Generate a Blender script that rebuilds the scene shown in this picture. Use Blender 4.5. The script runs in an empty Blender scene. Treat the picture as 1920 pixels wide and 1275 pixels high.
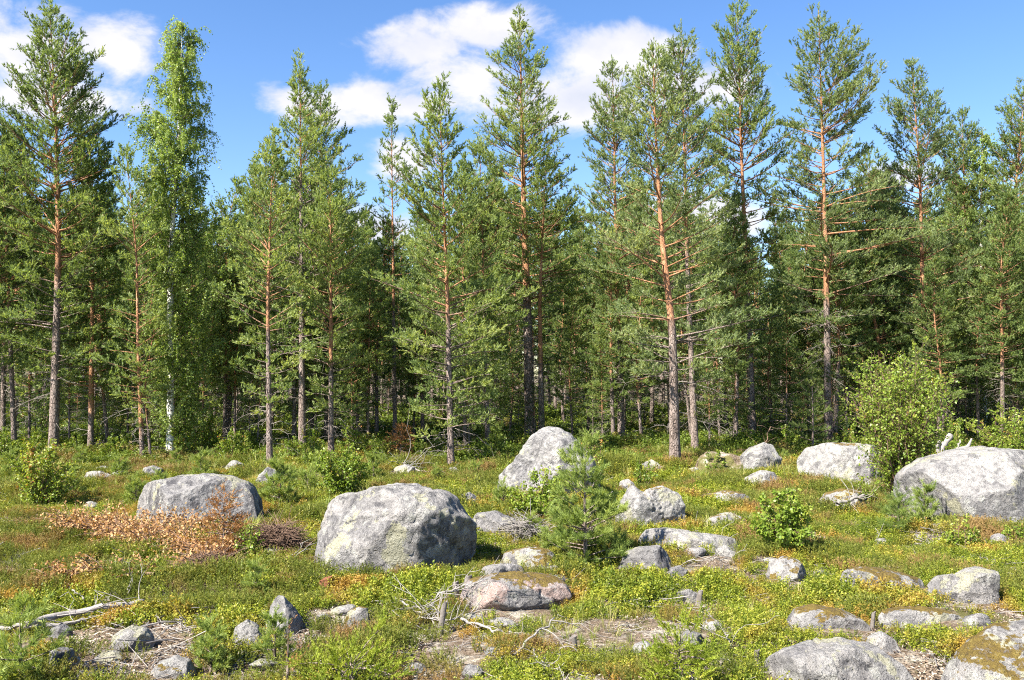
import bpy, bmesh, math, random
import numpy as np
from math import radians, sin, cos, tan, pi
from mathutils import Vector

sc = bpy.context.scene
COL = sc.collection

# ------------------------------------------------------------------ camera
CAM_H, F_PX, HORIZON = 2.2, 1663.0, 700.0
PITCH = math.atan((HORIZON - 637.5) / F_PX)
cam = bpy.data.cameras.new('camera')
cam.sensor_width = 36.0
cam.lens = 36.0 * F_PX / 1920.0
cam.clip_end = 2000.0
cam_o = bpy.data.objects.new('camera', cam)
cam_o.location = (0, 0, CAM_H)
cam_o.rotation_euler = (pi / 2 + PITCH, 0, 0)
COL.objects.link(cam_o)
sc.camera = cam_o

# ------------------------------------------------------------------ sun, sky, exposure
SUN_EL = radians(45)
SUN_AZ = radians(229)            # compass from +Y towards +X: behind the camera, to the left
SKY_STRENGTH = 0.070
to_sun = Vector((sin(SUN_AZ) * cos(SUN_EL), cos(SUN_AZ) * cos(SUN_EL), sin(SUN_EL)))
sun = bpy.data.lights.new('sun', 'SUN')
sun.energy = 5.0
sun.angle = radians(0.53)
sun.color = (1.0, 0.94, 0.84)
sun_o = bpy.data.objects.new('sun', sun)
sun_o.rotation_euler = to_sun.to_track_quat('Z', 'Y').to_euler()
sun_o.location = (-20, -20, 30)
COL.objects.link(sun_o)

sc.view_settings.view_transform = 'Standard'
sc.view_settings.look = 'None'
sc.view_settings.exposure = 1.8
sc.view_settings.gamma = 1.0
sc.view_settings.use_curve_mapping = False
sc.cycles.max_bounces = 8
sc.cycles.diffuse_bounces = 4
sc.cycles.transmission_bounces = 6
sc.cycles.use_denoising = False
sc.cycles.filter_width = 1.1
sc.cycles.use_adaptive_sampling = False


def pix_dir(px, py):
    u, v = (px - 960.0) / F_PX, (637.5 - py) / F_PX
    return np.array([u, cos(PITCH) - v * sin(PITCH), sin(PITCH) + v * cos(PITCH)])


def make_world():
    w = bpy.data.worlds.new('World')
    sc.world = w
    w.use_nodes = True
    nt = w.node_tree
    N, L = nt.nodes, nt.links
    N.clear()

    def math_n(op, a, b=None, c=None, clamp=False):
        n = N.new('ShaderNodeMath'); n.operation = op; n.use_clamp = clamp
        for i, v in enumerate((a, b, c)):
            if v is None: continue
            if isinstance(v, (int, float)): n.inputs[i].default_value = v
            else: L.new(v, n.inputs[i])
        return n.outputs[0]

    def dot(a, vec):
        n = N.new('ShaderNodeVectorMath'); n.operation = 'DOT_PRODUCT'
        L.new(a, n.inputs[0]); n.inputs[1].default_value = tuple(vec)
        return n.outputs['Value']

    out = N.new('ShaderNodeOutputWorld')
    tc = N.new('ShaderNodeTexCoord')
    d = tc.outputs['Generated']
    sky = N.new('ShaderNodeTexSky')
    sky.sky_type = 'NISHITA'
    sky.sun_disc = False
    sky.sun_elevation = SUN_EL
    sky.sun_rotation = SUN_AZ
    sky.air_density = 1.0
    sky.dust_density = 0.3
    sky.ozone_density = 2.0
    hs = N.new('ShaderNodeHueSaturation')
    hs.inputs['Hue'].default_value = 0.508
    hs.inputs['Saturation'].default_value = 1.22
    hs.inputs['Value'].default_value = 1.0
    L.new(sky.outputs[0], hs.inputs['Color'])
    bg = N.new('ShaderNodeBackground'); bg.inputs['Strength'].default_value = SKY_STRENGTH
    L.new(hs.outputs[0], bg.inputs['Color'])

    # clouds: soft heaps in the sky, each an ellipse of directions broken up by noise
    blobs = [(30, 90, 150, 75), (200, 85, 85, 45), (90, 190, 170, 40), (-180, 150, 180, 90),
             (545, 185, 80, 38), (690, 190, 170, 42), (800, 95, 105, 55), (890, 150, 150, 80),
             (1080, 175, 200, 60), (1150, 105, 140, 55), (1280, 170, 120, 40),
             (930, 60, 120, 45), (760, 300, 70, 45), (1330, 400, 160, 45), (1690, 330, 75, 30),
             (700, 420, 140, 40), (2150, 330, 160, 60)]
    dens = None
    for px, py, rx, ry in blobs:
        c = pix_dir(px, py); c = c / np.linalg.norm(c)
        r = np.cross(c, (0, 0, 1.0)); r /= np.linalg.norm(r)
        u = np.cross(r, c)
        a = math_n('DIVIDE', dot(d, r), rx / F_PX)
        b = math_n('DIVIDE', dot(d, u), ry / F_PX)
        q = math_n('MULTIPLY_ADD', a, a, math_n('MULTIPLY', b, b))
        back = math_n('MULTIPLY', math_n('LESS_THAN', dot(d, c), 0.0), 100.0)
        v = math_n('SUBTRACT', 1.0, math_n('ADD', math_n('SQRT', q), back))
        dens = v if dens is None else math_n('SMOOTH_MAX', dens, v, 0.25)

    def noise(scale, detail, rough, squash=1.0, dist=0.0):
        mp = N.new('ShaderNodeMapping'); mp.inputs['Scale'].default_value = (1, 1, squash)
        L.new(d, mp.inputs['Vector'])
        n = N.new('ShaderNodeTexNoise'); n.inputs['Scale'].default_value = scale
        n.inputs['Detail'].default_value = detail; n.inputs['Roughness'].default_value = rough
        n.inputs['Distortion'].default_value = dist
        L.new(mp.outputs[0], n.inputs['Vector'])
        return n.outputs['Fac']
    n1 = noise(9, 9, 0.6, 1.7, 0.3)
    n2 = noise(28, 7, 0.6, 1.5)
    gen = math_n('SUBTRACT', math_n('MULTIPLY', noise(3.1, 4, 0.5, 2.5), 4.0), 3.05)   # the rest of the sky
    dens = math_n('MAXIMUM', dens, gen)
    dd = math_n('ADD', dens, math_n('MULTIPLY', math_n('SUBTRACT', n1, 0.5), 2.9))
    dd = math_n('ADD', dd, math_n('MULTIPLY', math_n('SUBTRACT', n2, 0.5), 0.35))
    mr = N.new('ShaderNodeMapRange'); mr.interpolation_type = 'SMOOTHSTEP'
    mr.inputs['From Min'].default_value = -0.10; mr.inputs['From Max'].default_value = 0.62
    L.new(dd, mr.inputs['Value'])
    mask = math_n('MULTIPLY', mr.outputs[0], 0.95)
    cr = N.new('ShaderNodeValToRGB')
    cr.color_ramp.elements[0].position = 0.30; cr.color_ramp.elements[0].color = (0.72, 0.75, 0.86, 1)
    cr.color_ramp.elements[1].position = 0.62; cr.color_ramp.elements[1].color = (1.0, 0.97, 0.99, 1)
    L.new(math_n('ADD', math_n('MULTIPLY', noise(13, 4, 0.5, 1.5), 0.8), math_n('MULTIPLY', n2, 0.2)), cr.inputs[0])
    cb = N.new('ShaderNodeBackground'); cb.inputs['Strength'].default_value = 0.32
    L.new(cr.outputs[0], cb.inputs['Color'])
    mx = N.new('ShaderNodeMixShader')
    L.new(mask, mx.inputs[0]); L.new(bg.outputs[0], mx.inputs[1]); L.new(cb.outputs[0], mx.inputs[2])
    L.new(mx.outputs[0], out.inputs['Surface'])


make_world()

# ------------------------------------------------------------------ noise and terrain


def _hash(ix, iy, iz, seed):
    h = (ix.astype(np.int64) * 374761393 + iy.astype(np.int64) * 668265263 + iz.astype(np.int64) * 2147483647 + seed * 974634777) & 0xFFFFFFFF
    h = ((h ^ (h >> 13)) * 1274126177) & 0xFFFFFFFF
    h = ((h ^ (h >> 16)) * 2246822519) & 0xFFFFFFFF
    return ((h ^ (h >> 15)) & 0xFFFFFF) / float(0xFFFFFF)


def vnoise(P, seed=0):
    P = np.asarray(P, float)
    i = np.floor(P); f = P - i; f = f * f * f * (f * (f * 6 - 15) + 10)
    i = i.astype(np.int64)
    r = 0
    for dx in (0, 1):
        for dy in (0, 1):
            for dz in (0, 1):
                wt = (f[..., 0] if dx else 1 - f[..., 0]) * (f[..., 1] if dy else 1 - f[..., 1]) * (f[..., 2] if dz else 1 - f[..., 2])
                r = r + wt * _hash(i[..., 0] + dx, i[..., 1] + dy, i[..., 2] + dz, seed)
    return r * 2 - 1


def fbm(P, oct=4, seed=0, gain=0.5):
    a, s, r = 1.0, 1.0, 0
    for o in range(oct):
        r = r + a * vnoise(np.asarray(P) * s, seed + o * 17)
        a *= gain; s *= 2.03
    return r


def fbm2(x, y, scale, oct=4, seed=0):
    P = np.stack([np.asarray(x, float) / scale, np.asarray(y, float) / scale, np.zeros_like(np.asarray(x, float)) + 0.37], -1)
    return fbm(P, oct, seed)


def terr(x, y):
    x = np.asarray(x, float); y = np.asarray(y, float)
    far = np.clip((y - 18) / 20, 0, 1)
    z = 0.10 * fbm2(x, y, 4.5, 3, 5) + 0.085 * fbm2(x, y, 0.95, 3, 9) + far * 0.16 * fbm2(x, y, 2.6, 3, 21)
    return z


def at(px, py):
    d = pix_dir(px, py)
    t = CAM_H / max(1e-4, -d[2])
    for _ in range(12):
        z = float(terr(d[0] * t, d[1] * t))
        t = 0.5 * t + 0.5 * (CAM_H - z) / max(1e-4, -d[2])
    return np.array([d[0] * t, d[1] * t, CAM_H + d[2] * t])


def pt(px, py, Y):
    d = pix_dir(px, py)
    t = Y / d[1]
    return np.array([d[0] * t, Y, CAM_H + d[2] * t])


# ------------------------------------------------------------------ mesh helpers


class MB:
    """collects vertices, faces and one float attribute"""
    def __init__(self):
        self.V, self.F3, self.F4, self.A, self.n = [], [], [], [], 0

    def add(self, V, F, a=0.0):
        V = np.asarray(V, float).reshape(-1, 3); F = np.asarray(F, np.int64)
        if len(V) == 0: return
        self.V.append(V)
        (self.F3 if F.shape[1] == 3 else self.F4).append(F + self.n)
        self.A.append(np.broadcast_to(np.asarray(a, float), (len(V),)).copy())
        self.n += len(V)

    def tubes(self, P, R, s=4, a=0.0, cap=True):
        """P (n,k,3) polylines, R (n,k) radii"""
        P = np.asarray(P, float); R = np.asarray(R, float)
        if P.ndim == 2: P = P[None]; R = R[None]
        n, k, _ = P.shape
        if n == 0: return
        T = np.gradient(P, axis=1)
        T /= np.linalg.norm(T, axis=2, keepdims=True) + 1e-9
        mean = T.mean(1); mean /= np.linalg.norm(mean, axis=1, keepdims=True) + 1e-9
        ref = np.where(np.abs(mean[:, 2:3]) > 0.8, np.array([[1.0, 0.13, 0]]), np.array([[0, 0, 1.0]]))
        U = np.cross(T, ref[:, None, :]); U /= np.linalg.norm(U, axis=2, keepdims=True) + 1e-9
        W = np.cross(T, U)
        ang = np.arange(s) * 2 * pi / s
        V = P[:, :, None, :] + R[:, :, None, None] * (np.cos(ang)[None, None, :, None] * U[:, :, None, :] + np.sin(ang)[None, None, :, None] * W[:, :, None, :])
        idx = np.arange(n * k * s).reshape(n, k, s)
        q = np.stack([idx[:, :-1, :], np.roll(idx, -1, 2)[:, :-1, :], np.roll(idx, -1, 2)[:, 1:, :], idx[:, 1:, :]], -1).reshape(-1, 4)
        A = np.asarray(a, float)
        if A.ndim == 2: A = np.repeat(A.reshape(-1), s)
        elif A.ndim == 1 and A.size == n: A = np.repeat(A, k * s)
        self.add(V, q, A)
        if cap and s >= 5:
            base = self.n
            tip = P[:, -1, :]
            self.V.append(tip); self.A.append(np.broadcast_to(A if A.ndim == 0 else A.reshape(n, -1)[:, -1], (n,)).copy()); self.n += n
            last = idx[:, -1, :] + (base - n * k * s)
            t3 = np.stack([last, np.roll(last, -1, 1), np.repeat(np.arange(n)[:, None] + base, s, 1)], -1).reshape(-1, 3)
            self.F3.append(t3)

    def mesh(self, name, mat, smooth=False, attr='tone'):
        me = bpy.data.meshes.new(name)
        V = np.concatenate(self.V) if self.V else np.zeros((0, 3))
        f3 = np.concatenate(self.F3) if self.F3 else np.zeros((0, 3), np.int64)
        f4 = np.concatenate(self.F4) if self.F4 else np.zeros((0, 4), np.int64)
        me.vertices.add(len(V)); me.vertices.foreach_set('co', V.astype(np.float32).ravel())
        nl = f3.size + f4.size
        me.loops.add(nl)
        me.loops.foreach_set('vertex_index', np.concatenate([f3.ravel(), f4.ravel()]).astype(np.int32))
        tot = np.concatenate([np.full(len(f3), 3), np.full(len(f4), 4)]).astype(np.int32)
        me.polygons.add(len(tot))
        st = np.concatenate([[0], np.cumsum(tot)[:-1]]).astype(np.int32) if len(tot) else tot
        me.polygons.foreach_set('loop_start', st)
        if smooth: me.polygons.foreach_set('use_smooth', np.ones(len(tot), bool))
        at_ = me.attributes.new(attr, 'FLOAT', 'POINT')
        at_.data.foreach_set('value', np.concatenate(self.A).astype(np.float32))
        if mat is not None: me.materials.append(mat)
        me.update(calc_edges=True)
        return me


def link(name, me, parent=None, loc=(0, 0, 0)):
    o = bpy.data.objects.new(name, me)
    COL.objects.link(o)
    if parent is not None: o.parent = parent
    o.location = loc
    return o


def tag(o, label, cat, group=None, kind=None):
    if label: o['label'] = label
    if cat: o['category'] = cat
    if group: o['group'] = group
    if kind: o['kind'] = kind
    return o


def thing(name, label, cat, loc, group=None, rz=0.0):
    o = bpy.data.objects.new(name, None)
    o.empty_display_size = 0.2
    COL.objects.link(o)
    o.location = tuple(loc); o.rotation_euler = (0, 0, rz)
    return tag(o, label, cat, group)


def dup(root, loc, rz, s, label=None, group=None, name=None):
    r = root.copy(); COL.objects.link(r)
    if name: r.name = name
    r.location = tuple(loc); r.rotation_euler = (0, 0, rz)
    r.scale = (s, s, s) if np.isscalar(s) else s
    if label: r['label'] = label
    if group: r['group'] = group
    for ch in list(root.children):
        c = ch.copy(); COL.objects.link(c); c.parent = r
    return r


# ------------------------------------------------------------------ materials


class NB:
    def __init__(self, name):
        self.m = bpy.data.materials.new(name)
        self.m.use_nodes = True
        self.nt = self.m.node_tree
        self.N, self.L = self.nt.nodes, self.nt.links
        self.N.clear()
        self.out = self.N.new('ShaderNodeOutputMaterial')

    def set(self, node, key, v):
        if v is None: return
        if isinstance(v, bpy.types.NodeSocket): self.L.new(v, node.inputs[key])
        else: node.inputs[key].default_value = v

    def math(self, op, a, b=None, c=None, clamp=False):
        n = self.N.new('ShaderNodeMath'); n.operation = op; n.use_clamp = clamp
        for i, v in enumerate((a, b, c)): self.set(n, i, v)
        return n.outputs[0]

    def noise(self, vec, scale, detail=4, rough=0.55, dist=0.0):
        n = self.N.new('ShaderNodeTexNoise')
        self.set(n, 'Vector', vec); self.set(n, 'Scale', scale); self.set(n, 'Detail', detail)
        self.set(n, 'Roughness', rough); self.set(n, 'Distortion', dist)
        return n.outputs['Fac']

    def voronoi(self, vec, scale, feature='F1', out='Distance', rnd=1.0):
        n = self.N.new('ShaderNodeTexVoronoi'); n.feature = feature
        self.set(n, 'Vector', vec); self.set(n, 'Scale', scale); self.set(n, 'Randomness', rnd)
        return n.outputs[out]

    def ramp(self, fac, stops, interp='LINEAR'):
        n = self.N.new('ShaderNodeValToRGB')
        e = n.color_ramp.elements
        n.color_ramp.interpolation = interp
        while len(e) < len(stops): e.new(0.5)
        for i, (p, c) in enumerate(stops):
            e[i].position = p
            c = (c, c, c) if isinstance(c, (int, float)) else c
            e[i].color = (*c[:3], 1)
        self.set(n, 0, fac)
        return n.outputs[0]

    def step(self, v, a, b):
        n = self.N.new('ShaderNodeMapRange'); n.interpolation_type = 'SMOOTHSTEP'
        self.set(n, 'Value', v); self.set(n, 'From Min', a); self.set(n, 'From Max', b)
        return n.outputs[0]

    def mix(self, fac, a, b, mode='MIX'):
        n = self.N.new('ShaderNodeMix'); n.data_type = 'RGBA'; n.blend_type = mode
        self.set(n, 0, fac)
        for k, v in ((6, a), (7, b)):
            if isinstance(v, (tuple, list)): v = (*v[:3], 1)
            self.set(n, k, v)
        return n.outputs[2]

    def attr(self, name):
        n = self.N.new('ShaderNodeAttribute'); n.attribute_name = name
        return n.outputs['Fac']

    def coord(self, which='Object'):
        return self.N.new('ShaderNodeTexCoord').outputs[which]

    def pos(self):
        return self.N.new('ShaderNodeNewGeometry').outputs['Position']

    def normal_z(self):
        s = self.N.new('ShaderNodeSeparateXYZ')
        self.L.new(self.N.new('ShaderNodeNewGeometry').outputs['Normal'], s.inputs[0])
        return s.outputs['Z']

    def orand(self):
        return self.N.new('ShaderNodeObjectInfo').outputs['Random']

    def vadd(self, v, s):
        n = self.N.new('ShaderNodeVectorMath'); n.operation = 'ADD'
        self.L.new(v, n.inputs[0]); self.L.new(s, n.inputs[1])
        return n.outputs[0]

    def scale_vec(self, v, s):
        n = self.N.new('ShaderNodeMapping'); n.inputs['Scale'].default_value = s
        self.L.new(v, n.inputs['Vector'])
        return n.outputs[0]

    def bump(self, h, strength=0.5, dist=0.02, normal=None):
        n = self.N.new('ShaderNodeBump')
        self.set(n, 'Height', h); self.set(n, 'Strength', strength); self.set(n, 'Distance', dist)
        if normal is not None: self.L.new(normal, n.inputs['Normal'])
        return n.outputs[0]

    def principled(self, color, rough=0.8, spec=0.3, normal=None):
        n = self.N.new('ShaderNodeBsdfPrincipled')
        if isinstance(color, (tuple, list)): color = (*color[:3], 1)
        self.set(n, 'Base Color', color); self.set(n, 'Roughness', rough)
        self.set(n, 'Specular IOR Level', spec)
        if normal is not None: self.L.new(normal, n.inputs['Normal'])
        return n.outputs[0]

    def finish(self, shader):
        self.L.new(shader, self.out.inputs['Surface'])
        return self.m


def leaf_mat(name, stops, transl=0.3, rough=0.5, spec=0.3, patch=None, patch_scale=0.6, hue_obj=0.12, patch2=None):
    b = NB(name)
    t = b.attr('tone')
    t = b.math('ADD', t, b.math('MULTIPLY', b.math('SUBTRACT', b.orand(), 0.5), hue_obj), clamp=True)
    col = b.ramp(t, stops)
    if patch:
        f = b.step(b.noise(b.pos(), patch_scale, 3, 0.6), patch[1], patch[2])
        col = b.mix(f, col, b.mix(0.75, col, patch[0]))
    if patch2:
        f = b.step(b.noise(b.pos(), patch_scale * 0.7, 4, 0.65, 0.5), patch2[1], patch2[2])
        col = b.mix(f, col, b.mix(0.6, col, patch2[0]))
    p = b.principled(col, rough, spec)
    tr = b.N.new('ShaderNodeBsdfTranslucent')
    tc = b.mix(1.0, col, (1.25, 1.2, 0.55), 'MULTIPLY')
    b.L.new(tc, tr.inputs['Color'])
    m = b.N.new('ShaderNodeMixShader'); m.inputs[0].default_value = transl
    b.L.new(p, m.inputs[1]); b.L.new(tr.outputs[0], m.inputs[2])
    return b.finish(m.outputs[0])


M = {}
M['needles'] = leaf_mat('pine_needles', [(0.0, (0.064, 0.105, 0.036)), (0.35, (0.155, 0.222, 0.074)), (0.7, (0.268, 0.335, 0.114)), (1.0, (0.38, 0.42, 0.145))], 0.52, 0.5, 0.3)
M['needles_blue'] = leaf_mat('pine_needles_bluish', [(0.0, (0.060, 0.100, 0.048)), (0.4, (0.165, 0.225, 0.092)), (0.75, (0.265, 0.325, 0.140)), (1.0, (0.36, 0.40, 0.18))], 0.52, 0.5, 0.3)
M['needles_dark'] = leaf_mat('spruce_needles', [(0.0, (0.022, 0.044, 0.014)), (0.5, (0.052, 0.092, 0.024)), (1.0, (0.10, 0.15, 0.035))], 0.3, 0.55, 0.25)
M['needles_fresh'] = leaf_mat('young_pine_needles', [(0.0, (0.085, 0.135, 0.03)), (0.5, (0.19, 0.26, 0.06)), (1.0, (0.33, 0.39, 0.10))], 0.4, 0.5, 0.3)
M['needles_spruce_fresh'] = leaf_mat('fresh_spruce_needles', [(0.0, (0.10, 0.15, 0.016)), (0.5, (0.24, 0.30, 0.03)), (1.0, (0.38, 0.40, 0.06))], 0.36, 0.55, 0.25)
M['needles_brown'] = leaf_mat('dry_brown_needles', [(0.0, (0.13, 0.06, 0.025)), (0.5, (0.27, 0.13, 0.05)), (1.0, (0.40, 0.22, 0.08))], 0.2, 0.6, 0.2)
M['birch_leaf'] = leaf_mat('birch_leaves', [(0.0, (0.08, 0.14, 0.026)), (0.45, (0.19, 0.28, 0.060)), (0.8, (0.30, 0.39, 0.11)), (1.0, (0.42, 0.47, 0.19))], 0.50, 0.42, 0.4)
M['bush_leaf'] = leaf_mat('birch_bush_leaves', [(0.0, (0.07, 0.12, 0.016)), (0.45, (0.16, 0.245, 0.03)), (0.82, (0.28, 0.33, 0.05)), (0.93, (0.36, 0.33, 0.07)), (1.0, (0.40, 0.18, 0.05))], 0.42, 0.42, 0.4)
M['dry_leaf'] = leaf_mat('withered_leaves', [(0.0, (0.19, 0.09, 0.04)), (0.4, (0.39, 0.21, 0.09)), (0.8, (0.55, 0.35, 0.165)), (1.0, (0.62, 0.45, 0.25))], 0.3, 0.6, 0.2)
M['lingon'] = leaf_mat('lingonberry_leaves', [(0.0, (0.055, 0.085, 0.010)), (0.4, (0.155, 0.205, 0.018)), (0.75, (0.285, 0.315, 0.032)), (1.0, (0.41, 0.385, 0.065))], 0.36, 0.5, 0.3, patch=((0.42, 0.22, 0.055), 0.50, 0.66), patch_scale=0.9, hue_obj=0.6, patch2=((0.06, 0.105, 0.013), 0.54, 0.64))
M['heather'] = leaf_mat('heather_sprigs', [(0.0, (0.06, 0.082, 0.015)), (0.5, (0.15, 0.18, 0.028)), (1.0, (0.26, 0.255, 0.055))], 0.3, 0.6, 0.2, patch=((0.32, 0.18, 0.085), 0.49, 0.64), patch_scale=1.1, hue_obj=0.6)
M['grass'] = leaf_mat('grass_blades', [(0.0, (0.09, 0.15, 0.02)), (0.5, (0.21, 0.26, 0.04)), (0.8, (0.38, 0.36, 0.11)), (1.0, (0.52, 0.44, 0.22))], 0.34, 0.5, 0.3, hue_obj=0.5)
M['litter'] = leaf_mat('fallen_leaf_litter', [(0.0, (0.06, 0.038, 0.026)), (0.4, (0.17, 0.115, 0.08)), (0.75, (0.32, 0.25, 0.185)), (1.0, (0.46, 0.42, 0.35))], 0.1, 0.8, 0.1, hue_obj=0.5)
M['blueberry'] = leaf_mat('blueberry_leaves', [(0.0, (0.04, 0.07, 0.009)), (0.5, (0.095, 0.145, 0.016)), (1.0, (0.19, 0.24, 0.03))], 0.34, 0.5, 0.3, hue_obj=0.5, patch=((0.25, 0.16, 0.06), 0.52, 0.66), patch_scale=0.8)


def pine_bark():
    b = NB('pine_bark')
    o = b.attr('tone')                       # 0 grey plated lower bark, 1 orange flaky upper bark, 2 dead grey twigs
    co = b.coord('Object')
    st = b.scale_vec(co, (1, 1, 0.32))
    n = b.noise(st, 9, 5, 0.65, 0.4)
    v = b.voronoi(st, 26, 'DISTANCE_TO_EDGE')
    fine = b.noise(co, 60, 4, 0.6)
    grey = b.ramp(n, [(0.28, (0.105, 0.078, 0.062)), (0.5, (0.23, 0.18, 0.155)), (0.72, (0.36, 0.30, 0.27))])
    grey = b.mix(b.step(v, 0.10, 0.0), grey, (0.055, 0.040, 0.032))
    orange = b.ramp(n, [(0.28, (0.18, 0.08, 0.042)), (0.5, (0.34, 0.170, 0.088)), (0.72, (0.46, 0.28, 0.165))])
    orange = b.mix(b.math('MULTIPLY', b.step(fine, 0.58, 0.72), 0.7), orange, (0.16, 0.07, 0.035))
    k = b.math('ADD', b.math('MULTIPLY', b.math('SUBTRACT', n, 0.5), 0.9), o)
    col = b.mix(b.step(k, 0.30, 0.70), grey, orange)
    col = b.mix(b.step(o, 1.4, 1.8), col, b.ramp(fine, [(0.3, (0.15, 0.125, 0.105)), (0.7, (0.37, 0.33, 0.29))]))
    h = b.math('ADD', b.math('MULTIPLY', b.step(v, 0.0, 0.16), 0.6), b.math('MULTIPLY', n, 0.8))
    return b.finish(b.principled(col, 0.85, 0.2, b.bump(h, 0.9, 0.02)))


def birch_bark():
    b = NB('birch_bark')
    o = b.attr('tone')
    co = b.coord('Object')
    n = b.noise(b.scale_vec(co, (3, 3, 14)), 2.2, 4, 0.65)
    n2 = b.noise(b.scale_vec(co, (1, 1, 0.7)), 4.5, 4, 0.6)
    white = b.ramp(b.noise(co, 18, 4), [(0.3, (0.46, 0.44, 0.40)), (0.6, (0.70, 0.68, 0.63))])
    m = b.math('MAXIMUM', b.step(n, 0.56, 0.62), b.step(n2, 0.56, 0.64))
    col = b.mix(m, white, (0.055, 0.045, 0.040))
    col = b.mix(b.step(o, 0.4, 0.8), col, (0.11, 0.075, 0.055))
    return b.finish(b.principled(col, 0.7, 0.3, b.bump(n2, 0.5, 0.01)))


def dead_wood(name, dark, light, sc_=14):
    b = NB(name)
    co = b.coord('Object')
    n = b.noise(co, sc_, 5, 0.65, 0.6)
    n2 = b.noise(co, sc_ * 5, 3, 0.6)
    col = b.ramp(b.math('ADD', b.math('MULTIPLY', n, 0.7), b.math('MULTIPLY', n2, 0.3)), [(0.3, dark), (0.7, light)])
    return b.finish(b.principled(col, 0.85, 0.2, b.bump(n2, 0.6, 0.006)))


def rock_mat(name, moss=0.0, pale=0.5, pink=0.0, dark=0.5):
    b = NB(name)
    co = b.coord('Object')
    rv = b.N.new('ShaderNodeCombineXYZ')
    r = b.math('MULTIPLY', b.orand(), 37.0)
    for i in range(3): b.L.new(r, rv.inputs[i])
    co = b.vadd(co, rv.outputs[0])
    big = b.noise(co, 1.4, 6, 0.6, 0.6)
    mid = b.noise(co, 4.2, 8, 0.68, 0.4)
    crust = b.noise(co, 2.1, 10, 0.70, 0.5)
    fine = b.noise(co, 17, 6, 0.70)
    speck = b.noise(co, 60, 2, 0.6)
    v = b.voronoi(b.vadd(co, b.scale_vec(co, (0.0, 0.0, 0.0))), 9, 'F1')
    base = b.ramp(b.math('ADD', b.math('MULTIPLY', mid, 0.55), b.math('MULTIPLY', fine, 0.45)),
                  [(0.37, (0.12, 0.114, 0.112)), (0.48, (0.225, 0.214, 0.207)), (0.58, (0.335, 0.316, 0.30))])
    if pink:
        base = b.mix(b.math('MULTIPLY', b.step(big, 0.44, 0.54), pink), base, b.ramp(fine, [(0.3, (0.30, 0.20, 0.17)), (0.7, (0.52, 0.38, 0.33))]))
    # dark crusty lichen with crisp ragged borders
    base = b.mix(b.math('MULTIPLY', b.step(crust, 0.585 - 0.10 * dark, 0.60 - 0.10 * dark), 0.75), base, b.ramp(fine, [(0.35, (0.045, 0.044, 0.048)), (0.65, (0.13, 0.125, 0.13))]))
    # pale grey lichen
    lf = b.math('ADD', b.math('MULTIPLY', big, 0.45), b.math('MULTIPLY', b.noise(co, 8, 9, 0.78), 0.55))
    lich = b.math('MULTIPLY', b.step(lf, 0.585 - 0.115 * pale, 0.60 - 0.115 * pale), b.step(fine, 0.36, 0.46))
    base = b.mix(b.math('MULTIPLY', lich, 0.9), base, b.ramp(fine, [(0.35, (0.22, 0.215, 0.20)), (0.65, (0.40, 0.388, 0.362))]))
    grey = b.math('MULTIPLY', b.step(b.noise(co, 1.1, 8, 0.62, 0.8), 0.50, 0.535), 0.62)
    base = b.mix(grey, base, b.ramp(fine, [(0.35, (0.13, 0.126, 0.129)), (0.65, (0.245, 0.237, 0.236))]))
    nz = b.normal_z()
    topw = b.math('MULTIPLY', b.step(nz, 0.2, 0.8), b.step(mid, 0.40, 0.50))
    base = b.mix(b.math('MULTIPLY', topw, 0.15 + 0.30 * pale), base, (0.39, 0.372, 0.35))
    ros = b.voronoi(co, 5.5, 'F1')
    ros = b.step(b.math('ADD', ros, b.math('MULTIPLY', b.math('SUBTRACT', b.noise(co, 22, 4, 0.7), 0.5), 0.55)), 0.27, 0.22)
    base = b.mix(b.math('MULTIPLY', ros, 0.55), base, (0.40, 0.395, 0.355))
    ros2 = b.step(b.math('ADD', b.voronoi(co, 3.1, 'F1'), b.math('MULTIPLY', b.math('SUBTRACT', b.noise(co, 15, 5, 0.75), 0.5), 0.7)), 0.25, 0.20)
    base = b.mix(b.math('MULTIPLY', ros2, 0.6 * dark + 0.3), base, (0.075, 0.072, 0.076))
    yl = b.step(b.noise(co, 2.6, 8, 0.68), 0.575, 0.59)
    base = b.mix(b.math('MULTIPLY', yl, 0.6), base, (0.40, 0.385, 0.25))
    base = b.mix(b.math('MULTIPLY', b.step(speck, 0.62, 0.70), 0.35), base, (0.055, 0.053, 0.054))
    if moss:
        mf = b.math('MULTIPLY', b.step(b.math('ADD', b.noise(co, 3.0, 7, 0.7), b.math('MULTIPLY', nz, 0.22)), 0.84 - 0.25 * moss, 0.87 - 0.25 * moss), b.step(fine, 0.3, 0.45))
        base = b.mix(mf, base, b.ramp(fine, [(0.35, (0.11, 0.07, 0.02)), (0.6, (0.19, 0.14, 0.036)), (0.75, (0.28, 0.225, 0.08))]))
    h = b.math('ADD', b.math('MULTIPLY', mid, 1.0), b.math('MULTIPLY', fine, 0.45))
    h = b.math('ADD', h, b.math('MULTIPLY', b.step(v, 0.05, 0.5), 0.15))
    nb_ = b.bump(h, 1.0, 0.075)
    return b.finish(b.principled(base, 0.9, 0.2, b.bump(b.math('ADD', fine, speck), 0.7, 0.02, nb_)))


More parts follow.
